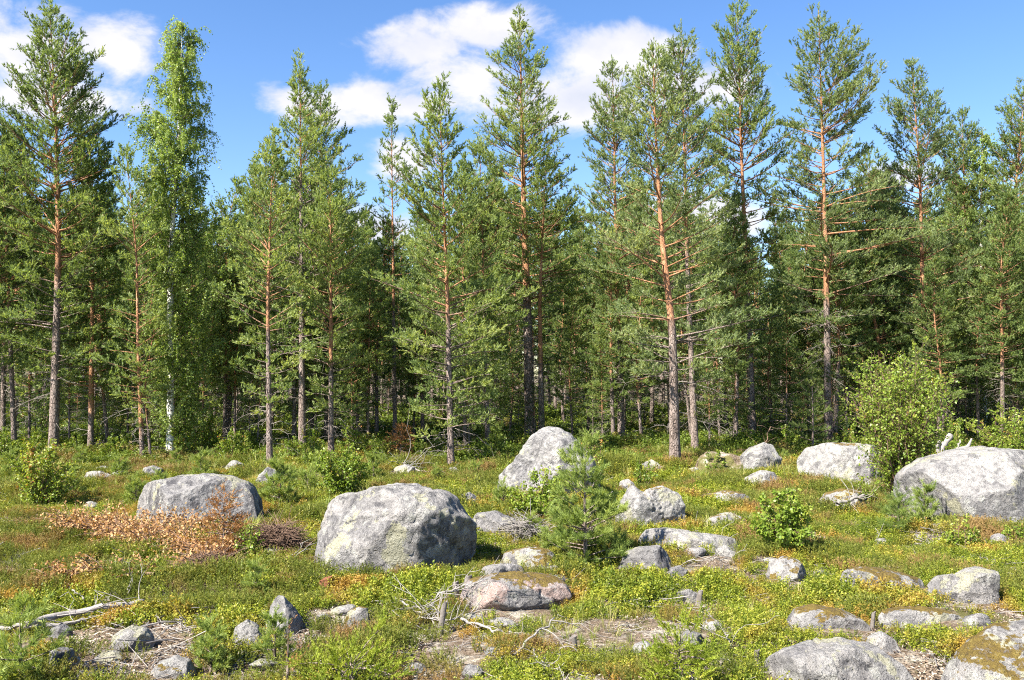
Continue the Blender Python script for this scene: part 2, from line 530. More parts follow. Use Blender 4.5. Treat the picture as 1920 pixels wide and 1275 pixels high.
def ground_mat():
    b = NB('forest_floor')
    p = b.pos()
    big = b.noise(p, 0.55, 4, 0.6)
    mid = b.noise(p, 3.0, 5, 0.65)
    fine = b.noise(p, 26, 5, 0.7)
    vf = b.noise(p, 90, 3, 0.6)
    soil = b.ramp(fine, [(0.3, (0.06, 0.044, 0.03)), (0.5, (0.165, 0.122, 0.085)), (0.7, (0.33, 0.27, 0.205))])
    lichen = b.ramp(fine, [(0.3, (0.15, 0.125, 0.09)), (0.6, (0.42, 0.38, 0.31))])
    moss = b.ramp(vf, [(0.3, (0.05, 0.055, 0.014)), (0.7, (0.17, 0.165, 0.045))])
    col = b.mix(b.step(mid, 0.50, 0.62), soil, lichen)
    col = b.mix(b.math('MULTIPLY', b.step(b.noise(p, 1.6, 6, 0.7), 0.53, 0.60), 0.8), col, moss)
    h = b.math('ADD', fine, b.math('MULTIPLY', vf, 0.5))
    return b.finish(b.principled(col, 0.95, 0.1, b.bump(h, 0.9, 0.04)))


M['pine_bark'] = pine_bark()
M['birch_bark'] = birch_bark()
M['grey_wood'] = dead_wood('bleached_dead_wood', (0.11, 0.10, 0.09), (0.38, 0.35, 0.32))
M['brown_wood'] = dead_wood('brown_twigs', (0.08, 0.05, 0.035), (0.26, 0.17, 0.12))
M['stump_wood'] = dead_wood('weathered_stump_wood', (0.07, 0.06, 0.052), (0.23, 0.205, 0.185))
M['red_rot'] = dead_wood('rotten_red_wood', (0.07, 0.03, 0.018), (0.30, 0.12, 0.06))
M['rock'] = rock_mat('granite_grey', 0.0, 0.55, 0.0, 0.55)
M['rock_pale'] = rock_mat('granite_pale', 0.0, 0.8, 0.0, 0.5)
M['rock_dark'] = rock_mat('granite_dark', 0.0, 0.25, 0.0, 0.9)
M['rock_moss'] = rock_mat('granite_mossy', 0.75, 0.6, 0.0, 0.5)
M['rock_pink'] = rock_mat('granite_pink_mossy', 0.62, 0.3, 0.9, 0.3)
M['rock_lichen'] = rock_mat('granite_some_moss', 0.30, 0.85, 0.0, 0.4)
M['ground'] = ground_mat()

# ------------------------------------------------------------------ the ground


def make_ground():
    ys = np.concatenate([np.arange(-6, 4, 0.5), np.arange(4, 24, 0.10), np.arange(24, 46, 0.3), np.geomspace(46, 700, 40)])
    us = np.concatenate([-np.geomspace(40, 1.3, 14), np.linspace(-1.2, 1.2, 160), np.geomspace(1.3, 40, 14)])
    xs = []
    Y, U = np.meshgrid(ys, us, indexing='ij')
    X = U * np.maximum(9, np.abs(Y) * 0.75)
    Z = terr(X, Y)
    n, m = Y.shape
    idx = np.arange(n * m).reshape(n, m)
    q = np.stack([idx[:-1, :-1], idx[:-1, 1:], idx[1:, 1:], idx[1:, :-1]], -1).reshape(-1, 4)
    mb = MB(); mb.add(np.stack([X, Y, Z], -1), q)
    o = link('ground', mb.mesh('ground', M['ground'], True))
    tag(o, 'mossy forest floor of litter and pale lichen in the clearing', 'ground', kind='structure')


make_ground()

# ------------------------------------------------------------------ foliage builders


def unit(v):
    return v / (np.linalg.norm(v, axis=-1, keepdims=True) + 1e-9)


def needles(mb, rng, P, D, Ls, tone, n=14, nl=0.055, w=0.009, spread=0.62):
    """shoots at P along D, length Ls: n needle triangles each"""
    P, D, Ls, tone = map(np.asarray, (P, D, Ls, tone))
    k = len(P)
    if k == 0: return
    D = unit(D)
    ref = unit(rng.normal(size=(k, 3)))
    A = unit(np.cross(D, ref)); B = np.cross(D, A)
    t = rng.uniform(0.0, 1.0, (k, n))
    ph = rng.uniform(0, 2 * pi, (k, n))
    rad = np.cos(ph)[..., None] * A[:, None] + np.sin(ph)[..., None] * B[:, None]
    sp = spread * rng.uniform(0.6, 1.25, (k, n))[..., None]
    nd = unit(D[:, None] * np.cos(sp) + rad * np.sin(sp))
    p0 = P[:, None] + D[:, None] * (t * Ls[:, None])[..., None]
    side = unit(np.cross(nd, rng.normal(size=(k, n, 3)))) * (w * 0.5)
    ln = (nl * rng.uniform(0.75, 1.2, (k, n)))[..., None]
    V = np.stack([p0 - side, p0 + side, p0 + nd * ln], 2).reshape(-1, 3)
    F = np.arange(len(V)).reshape(-1, 3)
    tn = np.repeat(np.clip(tone[:, None] + rng.normal(0, 0.07, (k, n)), 0, 1).ravel(), 3)
    mb.add(V, F, tn)


def leaves(mb, rng, P, size, tone, up=0.2, droop=0.0, fold=True):
    """small pointed leaves: two triangles (a kite) each"""
    P = np.asarray(P); k = len(P)
    if k == 0: return
    size = np.broadcast_to(size, (k,))[:, None] * rng.uniform(0.7, 1.25, (k, 1))
    a = unit(rng.normal(size=(k, 3)) + np.array([0, 0, -droop]))
    nrm = unit(rng.normal(size=(k, 3)) * 0.9 + np.array([0, 0, up]))
    b = unit(np.cross(nrm, a))
    mid = P + a * size * 0.42
    lift = np.cross(a, b) * size * 0.08
    V = np.stack([P, mid + b * size * 0.36 + lift, P + a * size, mid - b * size * 0.36 + lift], 1).reshape(-1, 3)
    i = np.arange(k)[:, None] * 4
    F = np.concatenate([i + np.array([[0, 1, 2]]), i + np.array([[0, 2, 3]])])
    mb.add(V, F, np.repeat(np.clip(np.broadcast_to(tone, (k,)) + rng.normal(0, 0.10, k), 0, 1), 4))


def bez(a, b, c, n):
    t = np.linspace(0, 1, n)[:, None]
    return (1 - t) ** 2 * a + 2 * t * (1 - t) * b + t * t * c


def pine(rng, trunk, r0, wl, wr, hb, dens=1.0, nn=11, nl=0.072, nw=0.0245, orange=(0.35, 0.6), dead=8, tone=0.5,
         rise=(8, 58), spacing=(0.25, 0.16), lat_step=0.088, shoot=(0.11, 0.20), sides=10, droop_tip=0.0, skip=0.12, shoot_step=0.085, hd=0.35, lat_show=0.30, open_front=0.0):
    """a Scots pine: returns (wood, foliage) builders. trunk: polyline in local coordinates, z up"""
    wood, fol = MB(), MB()
    trunk = np.asarray(trunk, float)
    H = trunk[-1, 2]
    zz = np.linspace(trunk[0, 2], H, 34)
    tx = np.interp(zz, trunk[:, 2], trunk[:, 0]); ty = np.interp(zz, trunk[:, 2], trunk[:, 1])
    k = np.array([0.25, 0.5, 0.25])
    for _ in range(3):
        tx[1:-1] = np.convolve(tx, k, 'valid'); ty[1:-1] = np.convolve(ty, k, 'valid')
    fr = np.clip(zz / H, 0, 1)
    R = r0 * ((1 - fr) ** 1.0 * 0.97 + 0.02) + r0 * 0.35 * np.exp(-np.clip(zz, 0, None) / 0.18)
    R *= 1 + 0.05 * vnoise(np.stack([zz * 2.5, zz * 0, zz * 0 + r0 * 50], -1))
    org = np.clip((fr - orange[0]) / (orange[1] - orange[0]), 0, 1)
    wood.tubes(np.stack([tx, ty, zz], -1), R, sides, org[None])

    def T(h):
        return np.array([np.interp(h, zz, tx), np.interp(h, zz, ty), h])
    sd_ = float(rng.uniform(0, 90))
    SP, SD, SL, ST = [], [], [], []
    brP, brR, brA = [], [], []
    laP, laR, laA = [], [], []
    h = hb
    while h < H - 0.06:
        t = (h - hb) / max(0.1, H - hb)
        nb = int(rng.integers(4, 7))
        az0 = rng.uniform(0, 2 * pi)
        for b in range(nb):
            if rng.random() < skip: continue
            az = az0 + 2 * pi * b / nb + rng.normal(0, 0.25)
            if t < 0.62 and abs(cos(az)) < 0.75 and sin(az) < 0 and rng.random() < open_front: continue
            c = cos(az)
            a_, b_ = wl(h), wr(h)
            m_ = 0.5 * (a_ + b_)
            w = m_ + ((b_ if c > 0 else a_) - m_) * abs(c)
            reach = w * rng.uniform(0.38, 1.10) * (1 + 0.42 * float(vnoise(np.array([h * 1.1, cos(az) * 1.3 + sd_, sin(az) * 1.3]), 3)))
            if reach < 0.05: continue
            htip = h + rng.normal(0, 0.10)
            e = radians(rise[0] + (rise[1] - rise[0]) * t ** 1.2 + rng.normal(0, 6))
            att = htip - reach * tan(e) * 0.85
            att = float(np.clip(att, hb * 0.82, H - 0.08))
            p0 = T(att)
            dirh = np.array([cos(az), sin(az), 0])
            tipx = T(min(htip, H)) * np.array([1, 1, 0])
            p2 = tipx + dirh * reach + np.array([0, 0, htip])
            p1 = p0 + dirh * reach * 0.55 + np.array([0, 0, (htip - att) * (0.30 + 0.3 * rng.random()) + droop_tip * reach])
            p1 += rng.normal(0, 0.05 * reach, 3)
            pl = bez(p0, p1, p2, 6)
            seg = np.linalg.norm(np.diff(pl, axis=0), axis=1); Lb = seg.sum()
            rb = min(0.0045 + 0.0105 * Lb, 0.55 * np.interp(att, zz, R))
            brP.append(pl); brR.append(np.linspace(rb, 0.003, 6)); brA.append(np.linspace(np.interp(att / H, fr, org), np.interp(att / H, fr, org) * 0.55, 6))
            bt = tone + rng.normal(0, 0.12)
            # laterals
            nlat = max(2, int(Lb * dens / lat_step))
            s = np.sort(rng.uniform(0.22 + 0.18 * (1 - t), 0.98, nlat))
            fi = s * 5
            i0 = np.minimum(fi.astype(int), 4); f = (fi - i0)[:, None]
            q = pl[i0] * (1 - f) + pl[i0 + 1] * f
            tg = unit(pl[i0 + 1] - pl[i0])
            sd = unit(np.cross(tg, np.array([0, 0, 1.0])))
            sg = np.where(rng.random(nlat) < 0.5, 1, -1)[:, None]
            ld = unit(tg * 0.75 + sd * sg * rng.uniform(0.5, 1.1, (nlat, 1)) + np.array([0, 0, 0.28]) * rng.uniform(0.0, 1.6, (nlat, 1)) + rng.normal(0, 0.12, (nlat, 3)))
            ll = np.clip((0.42 * (1 - s) * Lb + 0.12) * rng.uniform(0.6, 1.2, nlat), 0.08, 0.75)
            le = q + ld * ll[:, None] + np.array([0, 0, 1.0]) * (ll * rng.uniform(0.02, 0.3, nlat))[:, None]
            lm = 0.5 * (q + le) - np.array([0, 0, 0.05]) * ll[:, None]
            bg_ = ll > lat_show
            laP.append(np.stack([q, le], 1)[bg_]); laR.append(np.stack([0.003 + 0.004 * ll, np.full(nlat, 0.0025)], 1)[bg_]); laA.append(np.full(int(bg_.sum()), 0.35))
            ns = np.maximum(2, (ll / shoot_step).astype(int))
            for j in range(nlat):
                u = np.sort(rng.uniform(0.25, 1.0, ns[j])); u[-1] = 1.0
                pp = q[j] + (le[j] - q[j]) * u[:, None]
                dd = ld[j] * 0.7 + rng.normal(0, 0.42, (ns[j], 3)) + np.array([0, 0, 0.42])
                SP.append(pp - unit(dd) * 0.03); SD.append(dd); SL.append(rng.uniform(*shoot, ns[j])); ST.append(np.clip(bt + rng.normal(0, 0.13, ns[j]), 0, 1))
            # branch end
            ne = 3
            dd = unit(pl[-1] - pl[-2]) * 0.8 + rng.normal(0, 0.3, (ne, 3)) + np.array([0, 0, 0.35])
            SP.append(np.repeat(pl[-1:], ne, 0)); SD.append(dd); SL.append(rng.uniform(*shoot, ne) * 1.15); ST.append(np.full(ne, min(1, bt + 0.1)))
        h += (spacing[0] + (spacing[1] - spacing[0]) * t) * rng.uniform(0.75, 1.25) / dens ** 0.5
    # leader
    ntop = 14
    hs = np.linspace(H - 0.55, H, ntop)
    SP.append(np.stack([np.interp(hs, zz, tx), np.interp(hs, zz, ty), hs], -1))
    SD.append(np.array([0, 0, 1.0]) + rng.normal(0, 0.3, (ntop, 3))); SL.append(np.full(ntop, shoot[1])); ST.append(np.full(ntop, tone + 0.1))
    if brP: wood.tubes(np.array(brP), np.array(brR), 4, np.array(brA), cap=False)
    if laP and sum(map(len, laP)): wood.tubes(np.concatenate(laP), np.concatenate(laR), 3, np.concatenate(laA), cap=False)
    # dead lower branches
    if dead:
        dP, dR, tP, tR = [], [], [], []
        for _ in range(dead):
            hh = rng.uniform(hb * hd, hb * 1.12)
            az = rng.uniform(0, 2 * pi); L_ = rng.uniform(0.35, 1.2) * min(1.0, 0.35 + wl(hb) * 0.5)
            d = np.array([cos(az), sin(az), rng.uniform(-0.35, 0.25)])
            p0 = T(hh)
            pl = bez(p0, p0 + d * L_ * 0.5 + np.array([0, 0, 0.06]), p0 + d * L_ + np.array([0, 0, -0.16 * L_]), 6)
            pl[1:-1] += rng.normal(0, 0.02, (4, 3))
            dP.append(pl); dR.append(np.linspace(0.004 + 0.006 * L_, 0.0025, 6))
            for _k in range(int(2 + L_ * 5)):
                i = int(rng.integers(1, 6)); q = pl[i]
                dd = unit(d + rng.normal(0, 0.7, 3)); l2 = rng.uniform(0.12, 0.4) * L_
                tP.append(np.stack([q, q + dd * l2 * 0.5 + rng.normal(0, 0.02, 3), q + dd * l2 + np.array([0, 0, -0.05])])); tR.append([0.0035, 0.0028, 0.002])
        wood.tubes(np.array(dP), np.array(dR), 4, np.full(len(dP), 2.0), cap=False)
        wood.tubes(np.array(tP), np.array(tR), 3, np.full(len(tP), 2.0), cap=False)
    needles(fol, rng, np.concatenate(SP), np.concatenate(SD), np.concatenate(SL), np.concatenate(ST), nn, nl, nw)
    return wood, fol


def prof(pts):
    pts = sorted(pts)
    hs = [p[0] for p in pts]; ws = [p[1] for p in pts]
    return lambda h: float(np.interp(h, hs, ws))


def tree_frame(base, top, mids):
    """local trunk polyline and depth from pixel marks"""
    g = at(*base)
    pts = [g] + [pt(px, py, g[1]) for px, py in mids] + [pt(top[0], top[1], g[1])]
    loc = np.array(pts) - g
    loc = loc[np.argsort(loc[:, 2])]
    loc[0, 2] = -0.12
    return g, loc


def hero_pine(seed, label, base, top, wpx, mids, profile, mat='needles', name='pine_tree', **kw):
    rng = np.random.default_rng(seed)
    g, loc = tree_frame(base, top, mids)
    Y = g[1]; s = Y / F_PX
    lean = rng.normal(0, 0.12, len(loc)); lean[0] = 0
    loc[:, 1] += lean
    pl = [(pt(960, p[0], Y)[2] - g[2], p[1] * s) for p in profile]
    pr = [(pt(960, p[0], Y)[2] - g[2], p[2] * s) for p in profile]
    hb = min(p[0] for p in pl)
    kw.setdefault('open_front', 0.3)
    wood, fol = pine(rng, loc, wpx * s * 0.5 * 0.76, prof([(a, b * 1.20) for a, b in pl]), prof([(a, b * 1.20) for a, b in pr]), hb, **kw)
    o = thing(name, label, 'pine tree', g)
    link('trunk', wood.mesh('trunk', M['pine_bark'], True), o)
    link('crown', fol.mesh('crown', M[mat]), o)
    return o


def birch(rng, trunk, r0, wl, wr, hb, leaf=0.05, twigs=9, per=13, spacing=0.15, hang=(0.2, 0.75), tone=0.5, bare_white=0.9):
    wood, fol = MB(), MB()
    trunk = np.asarray(trunk, float)
    H = trunk[-1, 2]
    zz = np.linspace(trunk[0, 2], H, 30)
    tx = np.interp(zz, trunk[:, 2], trunk[:, 0]) ; ty = np.interp(zz, trunk[:, 2], trunk[:, 1])
    k = np.array([0.25, 0.5, 0.25])
    for _ in range(3):
        tx[1:-1] = np.convolve(tx, k, 'valid'); ty[1:-1] = np.convolve(ty, k, 'valid')
    fr = np.clip(zz / H, 0, 1)
    R = r0 * ((1 - fr) ** 0.85 * 0.97 + 0.03) + r0 * 0.3 * np.exp(-np.clip(zz, 0, None) / 0.2)
    wood.tubes(np.stack([tx, ty, zz], -1), R, 10, np.clip((fr - bare_white) / 0.1, 0, 1)[None])
    h = hb
    bP, bR, tP, LP, LT = [], [], [], [], []
    while h < H - 0.03:
        t = (h - hb) / (H - hb)
        for _ in range(2):
            az = rng.uniform(0, 2 * pi); c = cos(az)
            a_, b_ = wl(h), wr(h); m_ = 0.5 * (a_ + b_)
            reach = (m_ + ((b_ if c > 0 else a_) - m_) * abs(c)) * rng.uniform(0.5, 1.15)
            if reach < 0.04 or (t < 0.36 and sin(az) < -0.3 and rng.random() < 0.5): continue
            e = radians(rng.uniform(38, 62))
            att = max(hb * 0.55, h - reach * tan(e) * 0.7); att = min(att, H - 0.05)
            p0 = np.array([np.interp(att, zz, tx), np.interp(att, zz, ty), att])
            d = np.array([cos(az), sin(az), 0])
            p2 = np.array([np.interp(h, zz, tx), np.interp(h, zz, ty), h]) + d * reach
            p1 = p0 + d * reach * 0.5 + np.array([0, 0, (h - att) * 0.8])
            pl = bez(p0, p1, p2, 7)
            bP.append(pl); bR.append(np.linspace(min(0.004 + 0.008 * reach, np.interp(att, zz, R) * 0.6), 0.002, 7))
            bt = tone + rng.normal(0, 0.1)
            nt = max(2, int(twigs * (0.35 + reach)))
            for s in rng.uniform(0.25, 1.0, nt):
                i = min(int(s * 6), 5); f = s * 6 - i
                q = pl[i] * (1 - f) + pl[i + 1] * f
                L_ = rng.uniform(*hang)
                dd = d * rng.uniform(-0.1, 0.5) + rng.normal(0, 0.35, 3) + np.array([0, 0, 0.05])
                e2 = q + dd * L_ * 0.6 + np.array([0, 0, -0.55 * L_])
                m2 = q + dd * L_ * 0.45 + np.array([0, 0, 0.03])
                tw = bez(q, m2, e2, 3)
                tP.append(tw)
                n = max(3, int(per * (0.4 + L_)))
                u = rng.uniform(0.08, 1, n) * 2; ii = np.minimum(u.astype(int), 1); ff = (u - ii)[:, None]
                LP.append(tw[ii] * (1 - ff) + tw[ii + 1] * ff + rng.normal(0, 0.02, (n, 3)))
                LT.append(np.full(n, bt + rng.normal(0, 0.08)))
        h += spacing * rng.uniform(0.7, 1.3)
    wood.tubes(np.array(bP), np.array(bR), 4, np.full(len(bP), 1.0), cap=False)
    wood.tubes(np.array(tP), np.tile(np.array([0.0028, 0.002, 0.0014]), (len(tP), 1)), 3, np.full(len(tP), 1.0), cap=False)
    leaves(fol, rng, np.concatenate(LP), leaf, np.concatenate(LT), up=0.5, droop=0.8)
    return wood, fol


def hero_birch(seed, label, base, top, wpx, mids, profile, **kw):
    rng = np.random.default_rng(seed)
    g, loc = tree_frame(base, top, mids)
    Y = g[1]; s = Y / F_PX
    pl = [(pt(960, p[0], Y)[2] - g[2], p[1] * s) for p in profile]
    pr = [(pt(960, p[0], Y)[2] - g[2], p[2] * s) for p in profile]
    wood, fol = birch(rng, loc, wpx * s * 0.5, prof(pl), prof(pr), min(p[0] for p in pl), **kw)
    o = thing('birch_tree', label, 'birch tree', g)
    link('trunk', wood.mesh('trunk', M['birch_bark'], True), o)
    link('crown', fol.mesh('crown', M['birch_leaf']), o)
    return o


def bush(rng, H, W, stems=9, leaf=0.04, twigs=14, per=12, tone=0.5, leaf_lo=0.12, up=0.6, depth=None, peak=None):
    """a many-stemmed leafy shrub"""
    wood, fol = MB(), MB()
    D = W if depth is None else depth
    sP, sR, tP, LP, LT = [], [], [], [], []
    for i in range(stems):
        az = 2 * pi * i / stems + rng.normal(0, 0.3); k = rng.uniform(0.1, 1.0) ** 0.7
        hh = H * ((1 - 0.55 * k ** 1.6) if peak is None else (1 - peak * k)) * rng.uniform(0.75, 1.02)
        tip = np.array([cos(az) * W * k, sin(az) * D * k, hh])
        p0 = np.array([cos(az) * 0.05, sin(az) * 0.05, -0.05])
        pl = bez(p0, np.array([tip[0] * 0.45, tip[1] * 0.45, hh * 0.5]), tip, 9)
        pl[1:-1] += rng.normal(0, 0.02, (7, 3)) * H * 0.5
        sP.append(pl); sR.append(np.linspace(0.004 + 0.0065 * H, 0.002, 9))
        bt = tone + rng.normal(0, 0.08)
        for s in rng.uniform(leaf_lo, 1.0, twigs):
            u = s * 8; j = min(int(u), 7); f = u - j
            q = pl[j] * (1 - f) + pl[j + 1] * f
            L_ = H * rng.uniform(0.08, 0.24) * (1.15 - 0.6 * s)
            d = unit(rng.normal(0, 1, 3) * np.array([1, 1, 0.5]) + np.array([cos(az) * 0.4, sin(az) * 0.4, up]))
            e = q + d * L_
            tP.append(np.stack([q, 0.5 * (q + e) + rng.normal(0, 0.01, 3), e]))
            n = max(3, int(per * rng.uniform(0.6, 1.3)))
            v = rng.uniform(0.1, 1.05, n)[:, None]
            LP.append(q + (e - q) * v + rng.normal(0, 0.012, (n, 3))); LT.append(np.full(n, bt + rng.normal(0, 0.08) + 0.18 * (s - 0.5)))
    wood.tubes(np.array(sP), np.array(sR), 5, 1.0, cap=False)
    wood.tubes(np.array(tP), np.tile([0.003, 0.0024, 0.0016], (len(tP), 1)), 3, 1.0, cap=False)
    leaves(fol, rng, np.concatenate(LP), leaf, np.concatenate(LT), up=0.5, droop=0.3)
    return wood, fol


def hero_bush(seed, name, label, cat, px, base_py, top_py, half_px, mat='bush_leaf', **kw):
    rng = np.random.default_rng(seed)
    g = at(px, base_py); s = g[1] / F_PX
    H = pt(px, top_py, g[1])[2] - g[2]
    wood, fol = bush(rng, H, half_px * s, **kw)
    o = thing(name, label, cat, g)
    link('stems', wood.mesh('stems', M['brown_wood'], True), o)
    link('foliage', fol.mesh('foliage', M[mat]), o)
    return o


# ------------------------------------------------------------------ boulders
_ico = {}


def ico(n):
    if n not in _ico:
        bm = bmesh.new(); bmesh.ops.create_icosphere(bm, subdivisions=n, radius=1.0)
        V = np.array([v.co[:] for v in bm.verts]); F = np.array([[v.index for v in f.verts] for f in bm.faces])
        bm.free(); _ico[n] = (V / np.linalg.norm(V, axis=1, keepdims=True), F)
    return _ico[n]


FOOT = []          # boulder footprints, kept clear of plants


def rock(label, outline, base_py, mat='rock', dr=0.8, sub=5, seed=1, rough=1.0, p=2.6, name='boulder', cat='boulder', front=0.42, group=None):
    mx_ = sum(q[0] for q in outline) / len(outline)
    outline = [(mx_ + (a - mx_) * 1.03, b_ - 2) for a, b_ in outline]
    xs = [q[0] for q in outline]
    x0, x1 = min(xs), max(xs)
    Yf = at((x0 + x1) / 2, base_py)[1]
    W = (x1 - x0) / F_PX * Yf; D = W * dr
    Yc = Yf + D * front
    O = np.array([pt(px, py, Yc) for px, py in outline])
    X, Z = O[:, 0], O[:, 2]
    cx = (X.min() + X.max()) / 2
    zg = float(terr(cx, Yc))
    top = Z.max(); Ht = top - zg
    cz = zg + 0.30 * Ht
    zb = zg - 0.30 * Ht - 0.06
    poly = np.concatenate([np.stack([X, Z], -1), [[X[-1] - 0.03 * W, zb], [X[0] + 0.03 * W, zb]]])
    poly = np.concatenate([poly, poly[:1]])
    dense = np.concatenate([np.linspace(poly[i], poly[i + 1], 30)[:-1] for i in range(len(poly) - 1)])
    th = np.arctan2(dense[:, 1] - cz, dense[:, 0] - cx); rr = np.hypot(dense[:, 1] - cz, dense[:, 0] - cx)
    grid = np.linspace(-pi, pi, 361)
    o_ = np.argsort(th); R = np.interp(grid, th[o_], rr[o_], period=2 * pi)
    ker = np.ones(7) / 7
    R = np.convolve(np.concatenate([R[-4:-1], R, R[1:4]]), ker, 'valid')
    V, Fc = ico(sub)
    u = V[:, 1]
    tht = np.arctan2(V[:, 2], V[:, 0])
    s = (1 - np.abs(u) ** p) ** (1 / p)
    Rv = np.interp(tht, grid, R)
    P = np.stack([np.cos(tht) * Rv * s, u * D / 2, np.sin(tht) * Rv * s], -1)
    S = max(0.12, min(W, 1.6))
    off = np.array([seed * 3.7, seed * 1.3, seed * 7.1])
    crng = np.random.default_rng(seed + 1000)
    n1 = fbm(P / (0.50 * S) + off, 2, seed)
    P = P + unit(P / np.array([W / 2, D / 2, max(Ht, 0.1)])) * (0.05 * S * n1 * rough)[:, None]
    for _ in range(7):                      # broken flat faces
        nd_ = unit(crng.normal(0, 1, 3) * np.array([0.8, 0.3, 0.6]) + np.array([0, -0.9, 0.15]))
        pj = P @ nd_; hq = pj.max() * crng.uniform(0.64, 0.86)
        P = P - nd_ * (np.clip(pj - hq, 0, None) * 0.97)[:, None]
    n2 = fbm(P / (0.16 * S) + off, 4, seed + 50, 0.55)
    n3 = fbm(P / (0.055 * S) + off, 3, seed + 90, 0.6)
    dn = 0.012 * S * n2 + 0.008 * S * n3
    for _ in range(2):                      # cracks
        nd_ = unit(crng.normal(0, 1, 3)); c_ = crng.uniform(-0.2, 0.2) * S
        ds = np.abs(P @ nd_ - c_ + 0.05 * S * n2)
        dn = dn - 0.022 * S * np.exp(-(ds / (0.016 * S)) ** 2)
    nr = unit(P / np.array([W / 2, D / 2, max(Ht, 0.1)]) ** 1)
    P = P + nr * (dn * rough)[:, None]
    mb = MB(); mb.add(P, Fc)
    o = link(name, mb.mesh(name, M[mat], True), None, (cx, Yc, cz))
    tag(o, label, cat, group)
    FOOT.append((cx, Yc, W / 2, D / 2, Ht))
    return o


# ------------------------------------------------------------------ boulders, as they stand in the clearing
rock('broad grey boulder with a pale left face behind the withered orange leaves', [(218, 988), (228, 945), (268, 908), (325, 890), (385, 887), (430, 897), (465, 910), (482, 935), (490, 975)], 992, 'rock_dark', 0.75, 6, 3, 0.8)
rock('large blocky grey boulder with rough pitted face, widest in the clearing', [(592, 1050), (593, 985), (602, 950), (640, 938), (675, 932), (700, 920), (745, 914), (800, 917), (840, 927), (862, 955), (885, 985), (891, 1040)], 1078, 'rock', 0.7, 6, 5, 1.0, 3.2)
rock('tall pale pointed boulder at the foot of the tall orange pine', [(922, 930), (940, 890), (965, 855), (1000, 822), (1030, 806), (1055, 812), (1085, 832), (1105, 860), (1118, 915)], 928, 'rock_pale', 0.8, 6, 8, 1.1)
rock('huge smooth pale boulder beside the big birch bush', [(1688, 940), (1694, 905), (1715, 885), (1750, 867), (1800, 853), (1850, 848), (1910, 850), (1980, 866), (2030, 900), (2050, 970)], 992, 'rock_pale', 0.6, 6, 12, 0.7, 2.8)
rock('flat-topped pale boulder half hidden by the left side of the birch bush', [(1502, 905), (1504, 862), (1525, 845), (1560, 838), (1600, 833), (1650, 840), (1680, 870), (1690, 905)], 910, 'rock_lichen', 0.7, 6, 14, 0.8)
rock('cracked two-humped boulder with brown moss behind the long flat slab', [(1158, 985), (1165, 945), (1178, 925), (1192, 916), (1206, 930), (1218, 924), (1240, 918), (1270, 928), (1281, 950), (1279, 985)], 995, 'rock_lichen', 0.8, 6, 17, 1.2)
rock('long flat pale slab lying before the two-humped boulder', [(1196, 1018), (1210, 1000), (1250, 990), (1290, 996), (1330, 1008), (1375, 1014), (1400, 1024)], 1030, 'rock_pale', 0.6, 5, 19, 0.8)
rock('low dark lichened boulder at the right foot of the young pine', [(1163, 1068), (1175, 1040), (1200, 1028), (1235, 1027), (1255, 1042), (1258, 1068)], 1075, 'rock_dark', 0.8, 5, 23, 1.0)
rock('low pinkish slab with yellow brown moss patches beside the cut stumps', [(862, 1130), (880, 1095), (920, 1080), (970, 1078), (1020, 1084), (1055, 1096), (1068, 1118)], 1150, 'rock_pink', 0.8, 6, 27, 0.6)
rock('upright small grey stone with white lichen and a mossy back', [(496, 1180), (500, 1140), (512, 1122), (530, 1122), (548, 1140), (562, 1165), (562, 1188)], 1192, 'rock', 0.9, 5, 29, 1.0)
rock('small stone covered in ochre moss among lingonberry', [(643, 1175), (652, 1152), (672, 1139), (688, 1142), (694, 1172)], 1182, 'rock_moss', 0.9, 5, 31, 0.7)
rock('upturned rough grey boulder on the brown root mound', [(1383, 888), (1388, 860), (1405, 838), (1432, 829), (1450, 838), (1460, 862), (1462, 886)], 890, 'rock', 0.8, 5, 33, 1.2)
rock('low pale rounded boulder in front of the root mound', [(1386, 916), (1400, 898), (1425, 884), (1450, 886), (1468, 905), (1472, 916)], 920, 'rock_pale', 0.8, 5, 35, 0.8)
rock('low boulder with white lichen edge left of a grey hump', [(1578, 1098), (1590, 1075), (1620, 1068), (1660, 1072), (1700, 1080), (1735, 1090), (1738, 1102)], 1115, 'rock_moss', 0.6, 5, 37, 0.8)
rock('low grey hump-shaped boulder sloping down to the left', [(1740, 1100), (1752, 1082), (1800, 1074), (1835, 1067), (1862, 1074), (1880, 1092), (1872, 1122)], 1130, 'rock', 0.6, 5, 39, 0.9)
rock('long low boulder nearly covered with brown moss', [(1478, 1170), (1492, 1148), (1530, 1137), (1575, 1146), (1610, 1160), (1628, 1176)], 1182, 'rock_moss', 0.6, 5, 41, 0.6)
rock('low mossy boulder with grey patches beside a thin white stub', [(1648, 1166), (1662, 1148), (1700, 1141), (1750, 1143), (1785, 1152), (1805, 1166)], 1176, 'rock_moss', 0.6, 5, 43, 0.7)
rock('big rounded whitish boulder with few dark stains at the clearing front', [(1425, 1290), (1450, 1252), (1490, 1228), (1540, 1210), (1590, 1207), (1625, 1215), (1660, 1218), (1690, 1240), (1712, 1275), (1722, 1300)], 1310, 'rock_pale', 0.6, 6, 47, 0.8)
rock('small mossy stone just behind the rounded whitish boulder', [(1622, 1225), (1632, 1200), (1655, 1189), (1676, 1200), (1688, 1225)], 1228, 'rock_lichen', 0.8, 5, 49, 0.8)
rock('big boulder patched with brown moss and white lichen', [(1770, 1300), (1800, 1240), (1835, 1200), (1880, 1178), (1930, 1168), (1990, 1176), (2040, 1230), (2060, 1320)], 1335, 'rock_moss', 0.6, 6, 51, 0.9)
